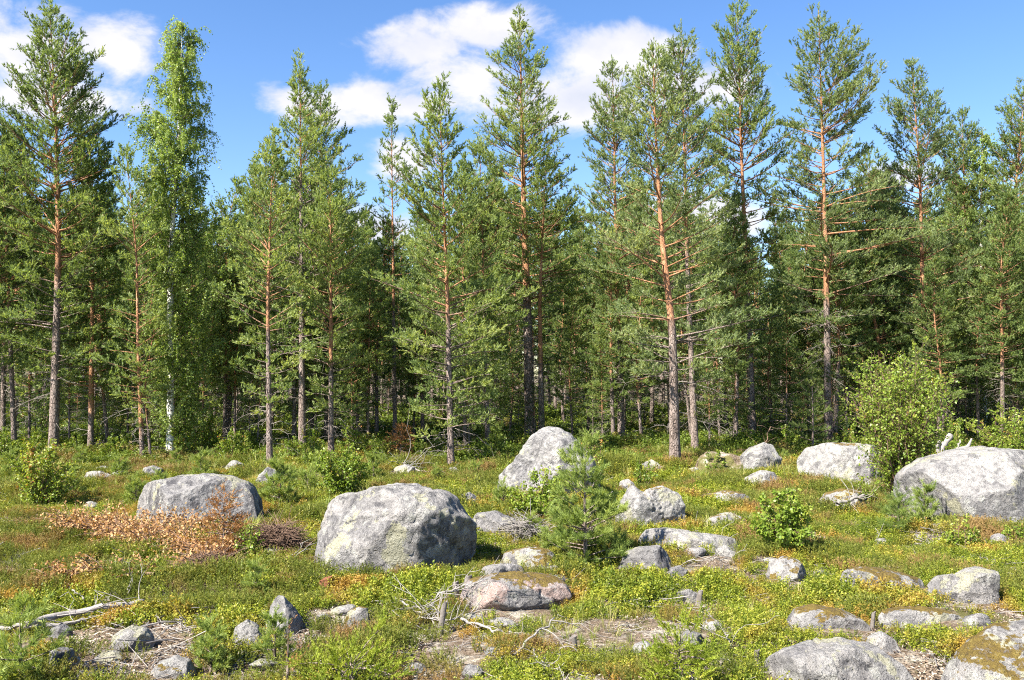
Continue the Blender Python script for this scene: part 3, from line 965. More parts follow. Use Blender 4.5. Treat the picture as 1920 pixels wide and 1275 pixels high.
rock('round pinkish beige stone beside a pine seedling', [(84, 1255), (92, 1225), (112, 1214), (132, 1220), (146, 1245), (145, 1260)], 1264, 'rock_lichen', 0.9, 5, 53, 0.8)
rock('flat grey stone sunk in bare litter', [(203, 1220), (215, 1192), (240, 1180), (270, 1186), (288, 1208)], 1226, 'rock', 0.8, 5, 55, 1.0)
rock('flat speckled stone slab in bare litter at the clearing front', [(276, 1272), (295, 1245), (325, 1236), (350, 1243), (364, 1270)], 1278, 'rock_lichen', 0.8, 5, 57, 0.7)
rock('small pale lichened stone beside the upright grey stone', [(433, 1208), (442, 1180), (462, 1165), (482, 1178), (492, 1208)], 1216, 'rock_pale', 0.9, 5, 59, 1.2)
rock('smooth dark stone beside a yellow green spruce sapling', [(1260, 1214), (1272, 1195), (1295, 1188), (1318, 1194), (1328, 1214)], 1220, 'rock_dark', 0.8, 5, 61, 0.6)
rock('low stone with white top edge and moss below', [(1436, 1084), (1446, 1058), (1475, 1048), (1502, 1056), (1518, 1082)], 1092, 'rock_moss', 0.8, 5, 63, 0.9)
rock('low mossy slab with lichen specks left of the young pine', [(936, 1062), (950, 1040), (990, 1030), (1030, 1036), (1052, 1058)], 1068, 'rock_moss', 0.7, 5, 65, 0.8)
rock('flat dark slab in the shade right of the blocky boulder', [(880, 995), (895, 968), (930, 960), (965, 975), (978, 998)], 1003, 'rock_dark', 0.8, 5, 67, 0.9)
rock('small grey stone behind the pinkish slab', [(895, 1082), (905, 1066), (940, 1060), (980, 1068), (985, 1082)], 1088, 'rock', 0.7, 4, 69, 0.9)
rock('pale stone peeping out just behind the blocky boulder', [(852, 948), (862, 930), (880, 925), (896, 934), (900, 948)], 952, 'rock_pale', 0.8, 5, 71, 0.9)
rock('low stone with mossy driftwood on it below the flat-topped boulder', [(1536, 955), (1548, 928), (1580, 915), (1612, 924), (1628, 950)], 962, 'rock_moss', 0.8, 5, 73, 1.0)
rock('brown mossy hump left of the birch sapling', [(1318, 990), (1335, 972), (1370, 964), (1400, 975), (1408, 990)], 996, 'rock_moss', 0.6, 5, 75, 0.5)
rock('faint mossy hump above the brown hump', [(1300, 948), (1320, 932), (1360, 924), (1395, 930), (1412, 944)], 950, 'rock_moss', 0.6, 5, 77, 0.5)
rock('small white stone behind the two-humped boulder', [(1158, 920), (1164, 904), (1178, 899), (1190, 908), (1192, 920)], 923, 'rock_pale', 0.9, 5, 79, 0.9)
rock('pale jagged stone near the foot of the bent orange pine', [(1198, 892), (1206, 872), (1222, 864), (1240, 878), (1248, 892)], 894, 'rock_pale', 0.8, 5, 81, 1.3)
rock('low white stone right of the bent pine foot', [(1284, 890), (1292, 881), (1305, 878), (1316, 884), (1320, 890)], 892, 'rock_pale', 0.8, 4, 83, 0.7)
rock('flat stone lying left of the bent pine foot', [(1148, 872), (1158, 863), (1172, 860), (1184, 866), (1188, 872)], 874, 'rock_lichen', 0.8, 4, 85, 0.8)
rock('pale boulder at the foot of the conical pine', [(478, 908), (486, 890), (502, 878), (516, 884), (524, 905)], 910, 'rock_pale', 0.8, 5, 87, 1.0)
rock('dark grey stone at the foot of the leaning slender pine', [(262, 895), (268, 880), (285, 874), (302, 882), (308, 895)], 899, 'rock_dark', 0.8, 5, 89, 1.0)
rock('low pale stone pair left of the leaning slender pine', [(155, 905), (165, 888), (185, 884), (205, 892), (218, 905)], 908, 'rock_pale', 0.8, 5, 91, 1.0)
rock('small pale stone above the low pale stone pair', [(204, 888), (210, 876), (221, 872), (232, 880), (234, 888)], 890, 'rock', 0.8, 4, 92, 1.0)
rock('flat grey stone between the birch and the conical pine', [(418, 882), (425, 870), (440, 866), (455, 872), (458, 882)], 884, 'rock', 0.8, 4, 93, 1.0)
rock('pale flat stone beside grey brushwood at the forest edge', [(732, 890), (742, 878), (760, 873), (778, 880), (786, 890)], 893, 'rock_pale', 0.8, 5, 95, 0.9)
rock('small pale stone at the foot of the bushy pine', [(836, 890), (842, 880), (852, 878), (862, 884), (866, 890)], 892, 'rock_lichen', 0.8, 4, 97, 0.9)
rock('mossy stone in forest shade left of the pointed boulder', [(934, 838), (944, 824), (962, 820), (980, 828), (984, 838)], 840, 'rock_moss', 0.8, 4, 99, 1.0)
rock('low stone beside the leaning cut stump', [(1262, 1128), (1272, 1112), (1290, 1107), (1308, 1114), (1312, 1128)], 1132, 'rock', 0.8, 4, 101, 1.0)
rock('lichened stone between young pine and leaning stump', [(1248, 1082), (1258, 1068), (1276, 1064), (1292, 1070), (1294, 1082)], 1086, 'rock', 0.8, 4, 103, 1.1)
rock('small flat stone in front of the huge smooth boulder', [(1855, 1025), (1862, 1008), (1878, 1002), (1892, 1010), (1896, 1025)], 1028, 'rock_dark', 0.8, 4, 105, 1.0)
rock('brownish stone half sunk in reddish heather', [(1316, 1178), (1326, 1166), (1342, 1163), (1354, 1172), (1356, 1180)], 1182, 'rock_lichen', 0.8, 4, 107, 0.8)
rock('grey stone under pale twigs at the clearing front', [(1180, 1228), (1192, 1212), (1212, 1206), (1232, 1214), (1238, 1228)], 1232, 'rock', 0.8, 4, 109, 1.0)
rock('small stone in front of the fallen log', [(372, 1172), (380, 1160), (394, 1155), (408, 1162), (412, 1172)], 1175, 'rock_lichen', 0.8, 4, 111, 1.0)
rock('dark stone in the shade under the fallen log', [(85, 1195), (95, 1180), (115, 1175), (130, 1184), (134, 1195)], 1198, 'rock_dark', 0.8, 4, 113, 1.0)

# small half-buried stones: four shapes, copied
srng = np.random.default_rng(811)
stones = []
for k_ in range(4):
    V_, F_ = ico(3)
    P_ = V_ * np.array([0.13, 0.10, 0.055]) * (1 + 0.25 * fbm(V_ * 1.6 + k_ * 9, 3, k_))[:, None]
    for _ in range(8):
        nd_ = unit(srng.normal(0, 1, 3)); pj = P_ @ nd_; P_ = P_ - nd_ * (np.clip(pj - pj.max() * 0.8, 0, None) * 0.9)[:, None]
    mb = MB(); mb.add(P_, F_); stones.append(mb.mesh('small_stone', M[('rock_pale', 'rock', 'rock_lichen', 'rock_pale')[k_]], True))
for k_ in range(70):
    py_ = 1275 - 400 * srng.random() ** 1.3; px_ = srng.uniform(20, 1900)
    g = at(px_, py_); sz = float(srng.uniform(0.5, 1.15) * np.interp(g[1], [6, 20], [0.8, 1.6]))
    if any(((g[0] - a) / (c + .1)) ** 2 + ((g[1] - b_) / (d_ + .1)) ** 2 < 1 for a, b_, c, d_, _ in FOOT): continue
    o = link('small_stone', stones[k_ % 4], None, (g[0], g[1], g[2] + 0.02 * sz)); o.rotation_euler = (srng.normal(0, .15), srng.normal(0, .15), srng.uniform(0, 6.28)); o.scale = (sz, sz, sz * srng.uniform(.8, 1.5))
    tag(o, 'fist to hand sized grey stone half buried in heath or litter', 'stone', 'small half-buried stones')
    FOOT.append((g[0], g[1], 0.13 * sz, 0.11 * sz, 0.05))

# ------------------------------------------------------------------ pines along the edge of the clearing
hero_pine(11, 'tall dark pine with broad uneven crown standing clear of the birch', (100, 862), (96, 12), 25, [(104, 450), (100, 250)],
          [(12, 4, 4), (60, 35, 45), (110, 70, 60), (160, 95, 75), (220, 100, 120), (290, 105, 125), (360, 110, 110), (450, 110, 110), (540, 95, 95), (640, 85, 80), (700, 60, 60)], orange=(0.3, 0.5), tone=0.38, dead=12, skip=0.2)
hero_pine(12, 'thin straight orange pine between the tall dark pine and the birch', (170, 858), (166, 245), 15, [(169, 520)],
          [(245, 4, 4), (300, 40, 40), (370, 60, 55), (450, 60, 60), (520, 55, 50), (640, 48, 50), (740, 38, 42)], orange=(0.06, 0.22), tone=0.4, skip=0.25)
hero_pine(13, 'slender pine with grey trunk left of the tall dark pine', (28, 850), (18, 232), 14, [],
          [(232, 5, 5), (280, 45, 45), (380, 60, 70), (480, 70, 70), (680, 60, 60)], orange=(0.3, 0.55), tone=0.38)
hero_pine(14, 'dark pine at the forest edge left of all other edge pines', (-62, 855), (-50, 225), 18, [],
          [(225, 5, 5), (280, 55, 70), (380, 80, 95), (480, 90, 100), (700, 75, 80)], tone=0.35)
hero_pine(15, 'leaning slender pine with sparse drooping lower branches beside the birch', (268, 872), (238, 285), 12, [(262, 640), (255, 480)],
          [(285, 4, 4), (340, 30, 35), (420, 45, 50), (520, 50, 50), (620, 60, 45), (700, 48, 40), (750, 42, 30)], orange=(0.02, 0.2), tone=0.5, dead=22, hd=0.3, dens=0.8)
hero_pine(16, 'conical pine with dead snapped lower branches right of the birch', (506, 880), (510, 250), 16, [(500, 560)],
          [(250, 4, 4), (300, 28, 28), (380, 55, 50), (450, 65, 60), (540, 65, 60), (620, 60, 60), (700, 58, 55), (770, 42, 42)], orange=(0.3, 0.5), tone=0.62, dead=22, skip=0.18)
hero_pine(17, 'dark-trunked pine with long bare spire above its crown', (567, 850), (562, 100), 19, [],
          [(100, 3, 3), (170, 14, 14), (220, 28, 30), (300, 60, 70), (380, 85, 95), (460, 90, 100), (560, 85, 85), (650, 70, 70)], orange=(0.6, 0.8), tone=0.55)
hero_pine(18, 'full dark green pine leaning on the spire pine from the right', (615, 838), (602, 165), 17, [],
          [(165, 8, 8), (220, 30, 40), (290, 45, 62), (350, 55, 75), (430, 65, 75), (540, 68, 68), (640, 60, 60)], tone=0.42, orange=(0.3, 0.5))
hero_pine(19, 'low broad pine in front of the spire pine with orange mid trunk', (621, 862), (618, 330), 16, [],
          [(330, 5, 5), (400, 40, 45), (470, 60, 65), (560, 65, 65), (640, 58, 60), (710, 48, 45), (770, 35, 35)], tone=0.6, orange=(0.25, 0.42), dead=18, skip=0.2)
hero_pine(20, 'thin gappy pine with a needle-like spire and sparse tufts', (741, 838), (732, 188), 13, [(736, 500)],
          [(188, 2, 2), (240, 12, 12), (300, 25, 30), (370, 35, 36), (440, 48, 40), (500, 50, 45), (590, 45, 40)], tone=0.45, dens=0.62, skip=0.25, orange=(0.3, 0.5))
hero_pine(21, 'dense bushy pine with branches down to the heath', (846, 882), (824, 165), 18, [(838, 560)],
          [(165, 4, 4), (220, 35, 35), (290, 50, 50), (370, 70, 62), (450, 85, 80), (540, 90, 90), (640, 95, 95), (720, 95, 92), (800, 62, 62)], tone=0.62, orange=(0.3, 0.5), dead=14, rise=(4, 58), skip=0.15)
hero_pine(22, 'slim pine squeezed between the bushy pine and the tall orange pine', (915, 842), (900, 268), 13, [],
          [(268, 4, 4), (330, 35, 40), (420, 50, 55), (520, 60, 60), (720, 55, 55)], tone=0.55)
hero_pine(23, 'tall pine with stout bright orange trunk behind the pointed boulder', (995, 832), (974, 36), 29, [(988, 560), (982, 380)],
          [(36, 4, 4), (80, 28, 24), (110, 42, 48), (150, 62, 55), (190, 88, 65), (230, 90, 105), (280, 85, 95), (330, 68, 80), (400, 88, 100), (470, 95, 115), (540, 85, 95), (590, 70, 75)], tone=0.55, orange=(0.26, 0.40), dead=26, hd=0.3, skip=0.2, open_front=0.6)
hero_pine(24, 'thinner pine trunk standing close to the tall orange pine', (1016, 836), (1024, 300), 17, [(1012, 560)],
          [(300, 4, 4), (360, 35, 55), (430, 45, 70), (500, 45, 60), (560, 40, 40)], tone=0.45, orange=(0.2, 0.36), dead=26, hd=0.2)
hero_pine(25, 'slender reddish pine with narrow crown before the mossy forest floor', (1166, 835), (1148, 118), 18, [(1156, 500)],
          [(118, 4, 4), (160, 25, 28), (210, 45, 45), (270, 50, 55), (350, 60, 60), (430, 65, 60), (520, 65, 62), (610, 60, 58), (690, 45, 45)], mat='needles_blue', tone=0.55, orange=(0.22, 0.36), skip=0.2, open_front=0.6)
hero_pine(26, 'big bent pine with broad layered crown and bare foot in the clearing', (1266, 872), (1226, 82), 27, [(1256, 620), (1243, 450), (1232, 260)],
          [(82, 4, 4), (130, 36, 32), (180, 52, 48), (240, 70, 65), (310, 90, 90), (390, 105, 100), (470, 115, 115), (560, 110, 115), (640, 100, 110), (700, 92, 95)], mat='needles_blue', tone=0.6, orange=(0.26, 0.40), dead=10, skip=0.22, rise=(6, 58), open_front=0.6)
hero_pine(27, 'tall pine just behind the bent pine with narrow pointed top', (1304, 850), (1279, 48), 18, [(1290, 500)],
          [(48, 4, 4), (90, 28, 30), (140, 45, 40), (210, 50, 55), (290, 55, 60), (400, 60, 65), (540, 60, 60), (640, 45, 50)], mat='needles_blue', tone=0.5)
hero_pine(28, 'tall pine with dark red trunk and see-through crown', (1412, 840), (1381, 10), 20, [(1402, 560), (1390, 300)],
          [(10, 4, 4), (60, 38, 32), (120, 58, 65), (180, 55, 60), (250, 70, 72), (310, 62, 62), (380, 55, 55), (450, 68, 68), (560, 65, 65), (620, 50, 50)], tone=0.48, orange=(0.28, 0.42), dead=20, skip=0.25, open_front=0.6)
hero_pine(29, 'tall pine with pinkish orange trunk and wide flat tiers above the flat-topped boulder', (1554, 842), (1534, 18), 21, [(1549, 500), (1543, 300)],
          [(18, 4, 4), (55, 22, 30), (90, 50, 60), (130, 50, 100), (180, 65, 108), (230, 70, 112), (280, 80, 95), (340, 100, 90), (410, 120, 110), (480, 112, 120), (560, 90, 120), (610, 60, 80)], mat='needles_blue', tone=0.58, orange=(0.27, 0.40), dead=34, hd=0.55, skip=0.26, rise=(2, 50), open_front=0.6)
hero_pine(30, 'pine rising behind the big birch bush', (1740, 838), (1709, 120), 19, [(1733, 560), (1722, 340)],
          [(120, 4, 4), (165, 35, 32), (210, 50, 55), (255, 60, 60), (320, 65, 75), (400, 80, 90), (470, 100, 110), (550, 95, 92), (640, 70, 75)], mat='needles_blue', tone=0.45, orange=(0.25, 0.4), dead=14, skip=0.2, open_front=0.6)
hero_pine(31, 'lower pine between the tiered pine and the pine behind the bush', (1655, 828), (1630, 282), 13, [],
          [(282, 4, 4), (350, 50, 50), (450, 72, 62), (560, 68, 65), (650, 62, 62), (730, 50, 50)], tone=0.5)
hero_pine(32, 'pine with dark pointed top behind the leafy right birch', (1822, 812), (1806, 205), 14, [],
          [(205, 4, 4), (260, 35, 30), (340, 55, 45), (430, 60, 55), (560, 60, 60), (700, 50, 50)], tone=0.35)
hero_pine(33, 'pine with reddish trunk right of the leafy right birch', (1890, 818), (1926, 150), 16, [(1888, 500)],
          [(150, 4, 4), (210, 35, 35), (270, 45, 45), (350, 55, 55), (450, 65, 60), (600, 60, 60), (690, 50, 50)], tone=0.48, orange=(0.15, 0.35))
hero_pine(34, 'pine at the forest edge right of all other edge pines', (1990, 845), (1982, 240), 18, [],
          [(240, 4, 4), (320, 50, 50), (420, 75, 75), (540, 80, 80), (740, 75, 75)], tone=0.5)

# ------------------------------------------------------------------ birches
hero_birch(51, 'tall slim white-barked birch with hanging light leaves', (320, 864), (342, 34), 16, [(319, 640), (320, 460), (334, 300)],
           [(34, 6, 6), (60, 36, 30), (100, 58, 44), (150, 70, 52), (220, 74, 52), (290, 78, 56), (340, 68, 68), (400, 58, 90), (480, 48, 108), (560, 42, 108), (640, 32, 98), (720, 22, 80), (790, 10, 50)],
           twigs=18, per=22, leaf=0.052, spacing=0.085, tone=0.66, hang=(0.25, 0.9))
hero_birch(52, 'leafy birch with spotted trunk behind the huge smooth boulder', (1846, 812), (1842, 240), 13, [(1838, 560)],
           [(240, 12, 12), (290, 40, 42), (360, 55, 60), (440, 65, 60), (540, 60, 65), (640, 55, 60), (700, 40, 45)], twigs=10, per=13, leaf=0.08, spacing=0.15, tone=0.7)

# ------------------------------------------------------------------ forest behind: templates, then copies
def template(kind, seed):
    rng = np.random.default_rng(seed)
    if kind == 'pine':
        H = 10.0
        tr = np.array([[0, 0, -0.15], [rng.normal(0, .1), rng.normal(0, .1), 4], [rng.normal(0, .15), rng.normal(0, .15), 7], [rng.normal(0, .2), rng.normal(0, .2), H]])
        hb = rng.uniform(1.8, 3.6); w = rng.uniform(1.0, 1.35)
        pr = prof([(hb, w * 0.7), (hb + 1.2, w), (7, w * 0.85), (8.8, w * 0.5), (9.6, w * 0.22), (H, 0.05)])
        wood, fol = pine(rng, tr, rng.uniform(0.085, 0.12), pr, pr, hb, nn=11, nw=0.030, nl=0.085, dead=26, hd=0.12, skip=0.2, tone=0.42, orange=(0.22, 0.45), sides=7)
        return wood, fol, 'needles', 'pine_bark'
    if kind == 'thin':
        H = 7.0
        tr = np.array([[0, 0, -0.15], [rng.normal(0, .08), rng.normal(0, .1), 3], [rng.normal(0, .12), rng.normal(0, .15), 5], [rng.normal(0, .15), rng.normal(0, .2), H]])
        hb = rng.uniform(0.9, 2.3); w = rng.uniform(0.65, 0.9)
        pr = prof([(hb, w * 0.7), (hb + 0.9, w), (5, w * 0.8), (6.3, w * 0.4), (H, 0.03)])
        wood, fol = pine(rng, tr, rng.uniform(0.04, 0.06), pr, pr, hb, nn=11, nw=0.026, nl=0.074, dead=24, hd=0.12, skip=0.15, tone=0.58, orange=(0.15, 0.4), sides=6)
        return wood, fol, 'needles', 'pine_bark'
    if kind == 'spruce':
        H = 3.4
        tr = np.array([[0, 0, -0.1], [0, 0, H * .5], [0.03, 0, H]])
        w = rng.uniform(0.7, 1.0)
        pr = prof([(0.25, w * 0.9), (0.9, w), (2.0, w * 0.6), (3.0, w * 0.22), (H, 0.03)])
        wood, fol = pine(rng, tr, 0.04, pr, pr, 0.25, nn=12, nl=0.035, nw=0.018, dead=0, rise=(-12, 35), spacing=(0.22, 0.18), tone=0.5, lat_step=0.09, shoot=(0.10, 0.16), sides=5, droop_tip=0.12, skip=0.08)
        return wood, fol, 'needles_dark', 'pine_bark'
    if kind == 'tall_spruce':
        H = 8.0
        tr = np.array([[0, 0, -0.1], [0, 0, H * .5], [0.05, 0, H]])
        w = rng.uniform(1.2, 1.5)
        pr = prof([(0.5, w * 0.95), (1.5, w), (4.5, w * 0.65), (7.0, w * 0.22), (H, 0.03)])
        wood, fol = pine(rng, tr, 0.09, pr, pr, 0.5, nn=10, nl=0.055, nw=0.030, dead=0, rise=(-14, 40), spacing=(0.32, 0.26), tone=0.5, lat_step=0.13, shoot=(0.12, 0.22), shoot_step=0.11, sides=6, droop_tip=0.15, skip=0.08)
        return wood, fol, 'needles_dark', 'pine_bark'
    if kind == 'broadleaf':
        wood, fol = bush(rng, 2.6, 0.95, stems=9, leaf=0.06, twigs=22, per=11, tone=0.45, leaf_lo=0.15)
        return wood, fol, 'birch_leaf', 'brown_wood'


def make_template(name, kind, seed, label, cat, group):
    wood, fol, fm, wm = template(kind, seed)
    o = thing(name, label, cat, (0, 0, 0), group)
    bushy = kind == 'broadleaf'
    link('stems' if bushy else 'trunk', wood.mesh('trunk', M[wm], True), o)
    link('foliage' if bushy else 'crown', fol.mesh('crown', M[fm]), o)
    return o


BACK = 'pine standing in the shaded forest behind the row of edge pines'
THIN = 'thin young pine with many dead twigs among the edge pines'
SPR = 'dark young spruce growing in forest shade'
TSP = 'dense dark spruce standing among the pines deep in the forest'
BRD = 'leafy deciduous shrub growing in forest shade'
tp = [make_template('forest_pine', 'pine', 200 + i, BACK, 'pine tree', 'pines deep in the forest') for i in range(4)]
tt = [make_template('young_pine', 'thin', 230 + i, THIN, 'pine tree', 'thin young pines at the forest edge') for i in range(3)]
ts = [make_template('young_spruce', 'spruce', 250 + i, SPR, 'spruce', 'young spruces in the forest') for i in range(3)]
tl = [make_template('forest_spruce', 'tall_spruce', 260 + i, TSP, 'spruce', 'spruces deep in the forest') for i in range(2)]
tb = [make_template('forest_shrub', 'broadleaf', 270 + i, BRD, 'shrub', 'leafy shrubs in the forest') for i in range(2)]
used = set()


def place(tmpl, g, rz, s):
    if tmpl.name not in used:
        used.add(tmpl.name)
        tmpl.location = tuple(g); tmpl.rotation_euler = (0, 0, rz); tmpl.scale = (s, s, s) if np.isscalar(s) else s
        return tmpl
    o = dup(tmpl, g, rz, s)
    o.rotation_euler = (float(rng.normal(0, 0.022)), float(rng.normal(0, 0.022)), rz)
    return o


rng = np.random.default_rng(77)
taken = []


def free(x, y, d):
    for a, b in taken:
        if (a - x) ** 2 + (b - y) ** 2 < d * d: return False
    taken.append((x, y)); return True


# how high the trees behind the edge row reach, as seen along the skyline of the photograph
SKYL = [(-300, 220), (0, 225), (120, 250), (215, 265), (245, 300), (420, 315), (450, 330), (475, 265), (530, 260), (640, 330), (690, 385), (735, 370), (780, 330), (850, 280), (920, 260), (1040, 320), (1085, 345),
        (1110, 320), (1200, 270), (1340, 310), (1430, 400), (1475, 350), (1600, 330), (1655, 300), (1780, 300), (1900, 290), (2300, 230)]


def top_row(px):
    return float(np.interp(px, [a for a, _ in SKYL], [b for _, b in SKYL]))


# a second row of pines close behind the edge
n = 0
for tries in range(4000):
    if n >= 46: break
    Y = 25.0 + 8.5 * rng.random()
    x = rng.uniform(-0.68, 0.68) * Y
    px = 960 + F_PX * x / Y
    if 1040 < px < 1140 or not free(x, Y, 1.0): continue
    g = np.array([x, Y, float(terr(x, Y))])
    H = pt(px, top_row(px) + 15 + 190 * rng.random() ** 1.3, Y)[2] - g[2]
    s = H / 10.0; wd = float(rng.uniform(0.85, 1.2))
    place(tp[n % 4], g, rng.uniform(0, 6.28), (s * wd, s * wd, s)); n += 1

n = 0
for tries in range(6000):
    if n >= 245: break
    Y = 33 + 66 * rng.random() ** 1.1
    x = rng.uniform(-0.78, 0.72) * Y
    if not free(x, Y, 1.35 + 0.014 * Y): continue
    g = np.array([x, Y, float(terr(x, Y))])
    px = 960 + F_PX * x / Y
    top = top_row(px) + 25 + rng.uniform(0, 190)
    H = pt(px, top, Y)[2] - g[2]
    s = float(np.clip(H / 10.0, 0.72, 1.9)); wd = float(rng.uniform(0.8, 1.2))
    place(tp[n % 4], g, rng.uniform(0, 6.28), (s * wd, s * wd, s)); n += 1
# thin young pines whose trunks can be told apart
EDGE = [(-99, 'outermost dark pine'), (28, 'slender grey-trunked pine'), (100, 'tall dark pine'), (170, 'thin straight orange pine'), (268, 'leaning slender pine'), (320, 'tall white birch'),
        (506, 'conical pine'), (567, 'spire pine'), (621, 'low broad pine'), (741, 'thin gappy pine'), (846, 'bushy pine'), (995, 'tall orange pine'), (1166, 'slender reddish pine'),
        (1266, 'big bent pine'), (1412, 'dark red trunk'), (1554, 'wide-tiered pine'), (1740, 'pine behind the bush'), (1846, 'leafy spotted birch'), (2400, 'forest side')]
for px, py, top in [(285, 872, 560), (418, 838, 500), (440, 850, 470), (482, 845, 560), (552, 836, 520), (205, 850, 430), (55, 842, 480), (380, 845, 520), (690, 842, 470),
                    (660, 850, 560), (775, 838, 520), (912, 838, 480), (955, 830, 560), (1075, 838, 520), (1100, 830, 470), (1205, 838, 500), (1350, 836, 470), (1375, 842, 600),
                    (1450, 838, 540), (1480, 832, 500), (1590, 834, 520), (1625, 838, 600), (1690, 832, 520), (1780, 836, 520), (1870, 832, 560), (1915, 838, 520), (130, 846, 520),
                    (240, 842, 540), (345, 838, 560), (1500, 842, 640), (1330, 846, 620), (1130, 840, 610), (880, 848, 600), (590, 842, 600)]:
    g = at(px, py)
    H = pt(px, top, g[1])[2] - g[2]
    s = H / 7.0
    o = place(tt[int(rng.integers(0, 3))], g, rng.uniform(0, 6.28), (s * 1.15, s * 1.15, s))
    left = [nm for bx, nm in EDGE if bx < px][-1]; right = [nm for bx, nm in EDGE if bx >= px][0]
    o['label'] = 'thin young pine between the %s and the %s' % (left, right)
n = 0
for tries in range(3000):
    if n >= 190: break
    Y = 34 + 75 * rng.random() ** 0.8
    x = rng.uniform(-0.75, 0.70) * Y
    if not free(x, Y, 1.1): continue
    place(tl[n % 2], np.array([x, Y, float(terr(x, Y))]), rng.uniform(0, 6.28), float(rng.uniform(0.55, 1.15) * (0.7 + Y / 110))); n += 1
k = 0
for tries in range(2500):
    if k >= 120: break
    Y = 25.5 + 30 * rng.random() ** 1.1
    x = rng.uniform(-0.68, 0.66) * Y
    if not free(x, Y, 0.9): continue
    g = np.array([x, Y, float(terr(x, Y))])
    if k % 3 < 2: place(ts[(k - k // 3) % len(ts)], g, rng.uniform(0, 6.28), float(rng.uniform(0.5, 1.25)))
    else: place(tb[(k // 3) % 2], g, rng.uniform(0, 6.28), float(rng.uniform(0.5, 1.3)))
    k += 1

# ------------------------------------------------------------------ bushes and saplings in the clearing
hero_bush(301, 'birch_bush', 'big yellow green birch bush with many leaders against the huge smooth boulder', 'bush', 1692, 938, 575, 104, stems=46, twigs=40, per=13, leaf=0.046, tone=0.50, leaf_lo=0.06, up=1.3, peak=0.5)
hero_bush(302, 'birch_bush', 'light green birch bush beyond the huge smooth boulder', 'bush', 1880, 848, 735, 62, stems=14, twigs=22, per=12, leaf=0.055, tone=0.55)
hero_bush(303, 'birch_sapling', 'rounded leafy birch sapling left of the small pine seedlings by low boulders', 'sapling', 1472, 1036, 905, 72, stems=18, twigs=30, per=13, leaf=0.042, tone=0.52)
hero_bush(304, 'birch_sapling', 'light green birch sapling in front of the tall dark pine', 'sapling', 78, 955, 800, 62, stems=18, twigs=28, per=12, leaf=0.046, tone=0.66, up=1.0)
hero_bush(305, 'birch_sapling', 'leafy birch sapling behind the blocky boulder', 'sapling', 640, 935, 818, 64, stems=18, twigs=28, per=12, leaf=0.046, tone=0.5)
hero_bush(306, 'birch_sapling', 'leafy birch sapling at the left side of the young pine', 'sapling', 1015, 985, 858, 64, stems=18, twigs=28, per=12, leaf=0.044, tone=0.58)
hero_bush(307, 'birch_sapling', 'small birch sapling in front of the pointed boulder top', 'sapling', 1108, 905, 775, 26, stems=7, twigs=14, per=9, leaf=0.04, tone=0.75)
hero_bush(308, 'birch_sapling', 'small birch sapling hiding the jagged pale stone', 'sapling', 1205, 918, 855, 30, stems=9, twigs=14, per=9, leaf=0.036, tone=0.5)
hero_bush(309, 'birch_sapling', 'small birch sapling left of the brown root mound', 'sapling', 1340, 890, 838, 26, stems=8, twigs=14, per=9, leaf=0.042, tone=0.45)
hero_bush(310, 'birch_sapling', 'low reddish green birch sapling in front of the huge smooth boulder', 'sapling', 1805, 1030, 955, 34, stems=8, twigs=14, per=8, leaf=0.034, tone=0.62)
hero_bush(311, 'birch_sapling', 'low birch shoot at the right foot of the huge smooth boulder', 'sapling', 1905, 1025, 972, 22, stems=7, twigs=10, per=8, leaf=0.036, tone=0.45)
hero_bush(312, 'birch_sapling', 'thin birch shoot between flat-topped boulder and big birch bush', 'sapling', 1622, 958, 890, 22, stems=6, twigs=10, per=8, leaf=0.036, tone=0.5)
hero_bush(313, 'juniper_bush', 'green leafy shrub right of the withered orange leaves', 'bush', 468, 1052, 975, 26, stems=8, twigs=14, per=9, leaf=0.03, tone=0.45)


e0 = None
erng = np.random.default_rng(640)
for px, py, sz in [(300, 858, .9), (345, 862, 1.1), (385, 856, 1.2), (430, 866, .8), (455, 858, .7), (545, 868, .8), (585, 872, .9), (660, 862, 1.0), (705, 868, .7), (785, 866, .7), (890, 872, .7), (1140, 850, .6), (1210, 858, .5),
                   (1480, 852, .8), (1330, 858, .6), (1590, 846, .9), (1640, 850, 1.2), (1790, 850, 1.0), (60, 858, .8), (140, 862, .8), (205, 866, .9), (235, 860, .7), (5, 866, 1.0), (1440, 846, .7), (820, 852, .7), (1905, 858, .9)]:
    g = at(px, py)
    left = [nm for bx, nm in EDGE if bx < px][-1]; right = [nm for bx, nm in EDGE if bx >= px][0]
    lab = 'low leafy shrub between the %s and the %s' % (left, right)
    if e0 is None:
        wood, fol = bush(erng, 0.9, 0.42, stems=11, leaf=0.048, twigs=16, per=10, tone=0.5)
        e0 = thing('edge_shrub', lab, 'shrub', g, 'low shrubs along the forest edge')
        link('stems', wood.mesh('stems', M['brown_wood'], True), e0); link('foliage', fol.mesh('foliage', M['bush_leaf']), e0)
        e0.scale = (sz, sz, sz)
    else:
        dup(e0, g, erng.uniform(0, 6.28), (sz * erng.uniform(.8, 1.3), sz * erng.uniform(.8, 1.2), sz * erng.uniform(.8, 1.4)), lab)


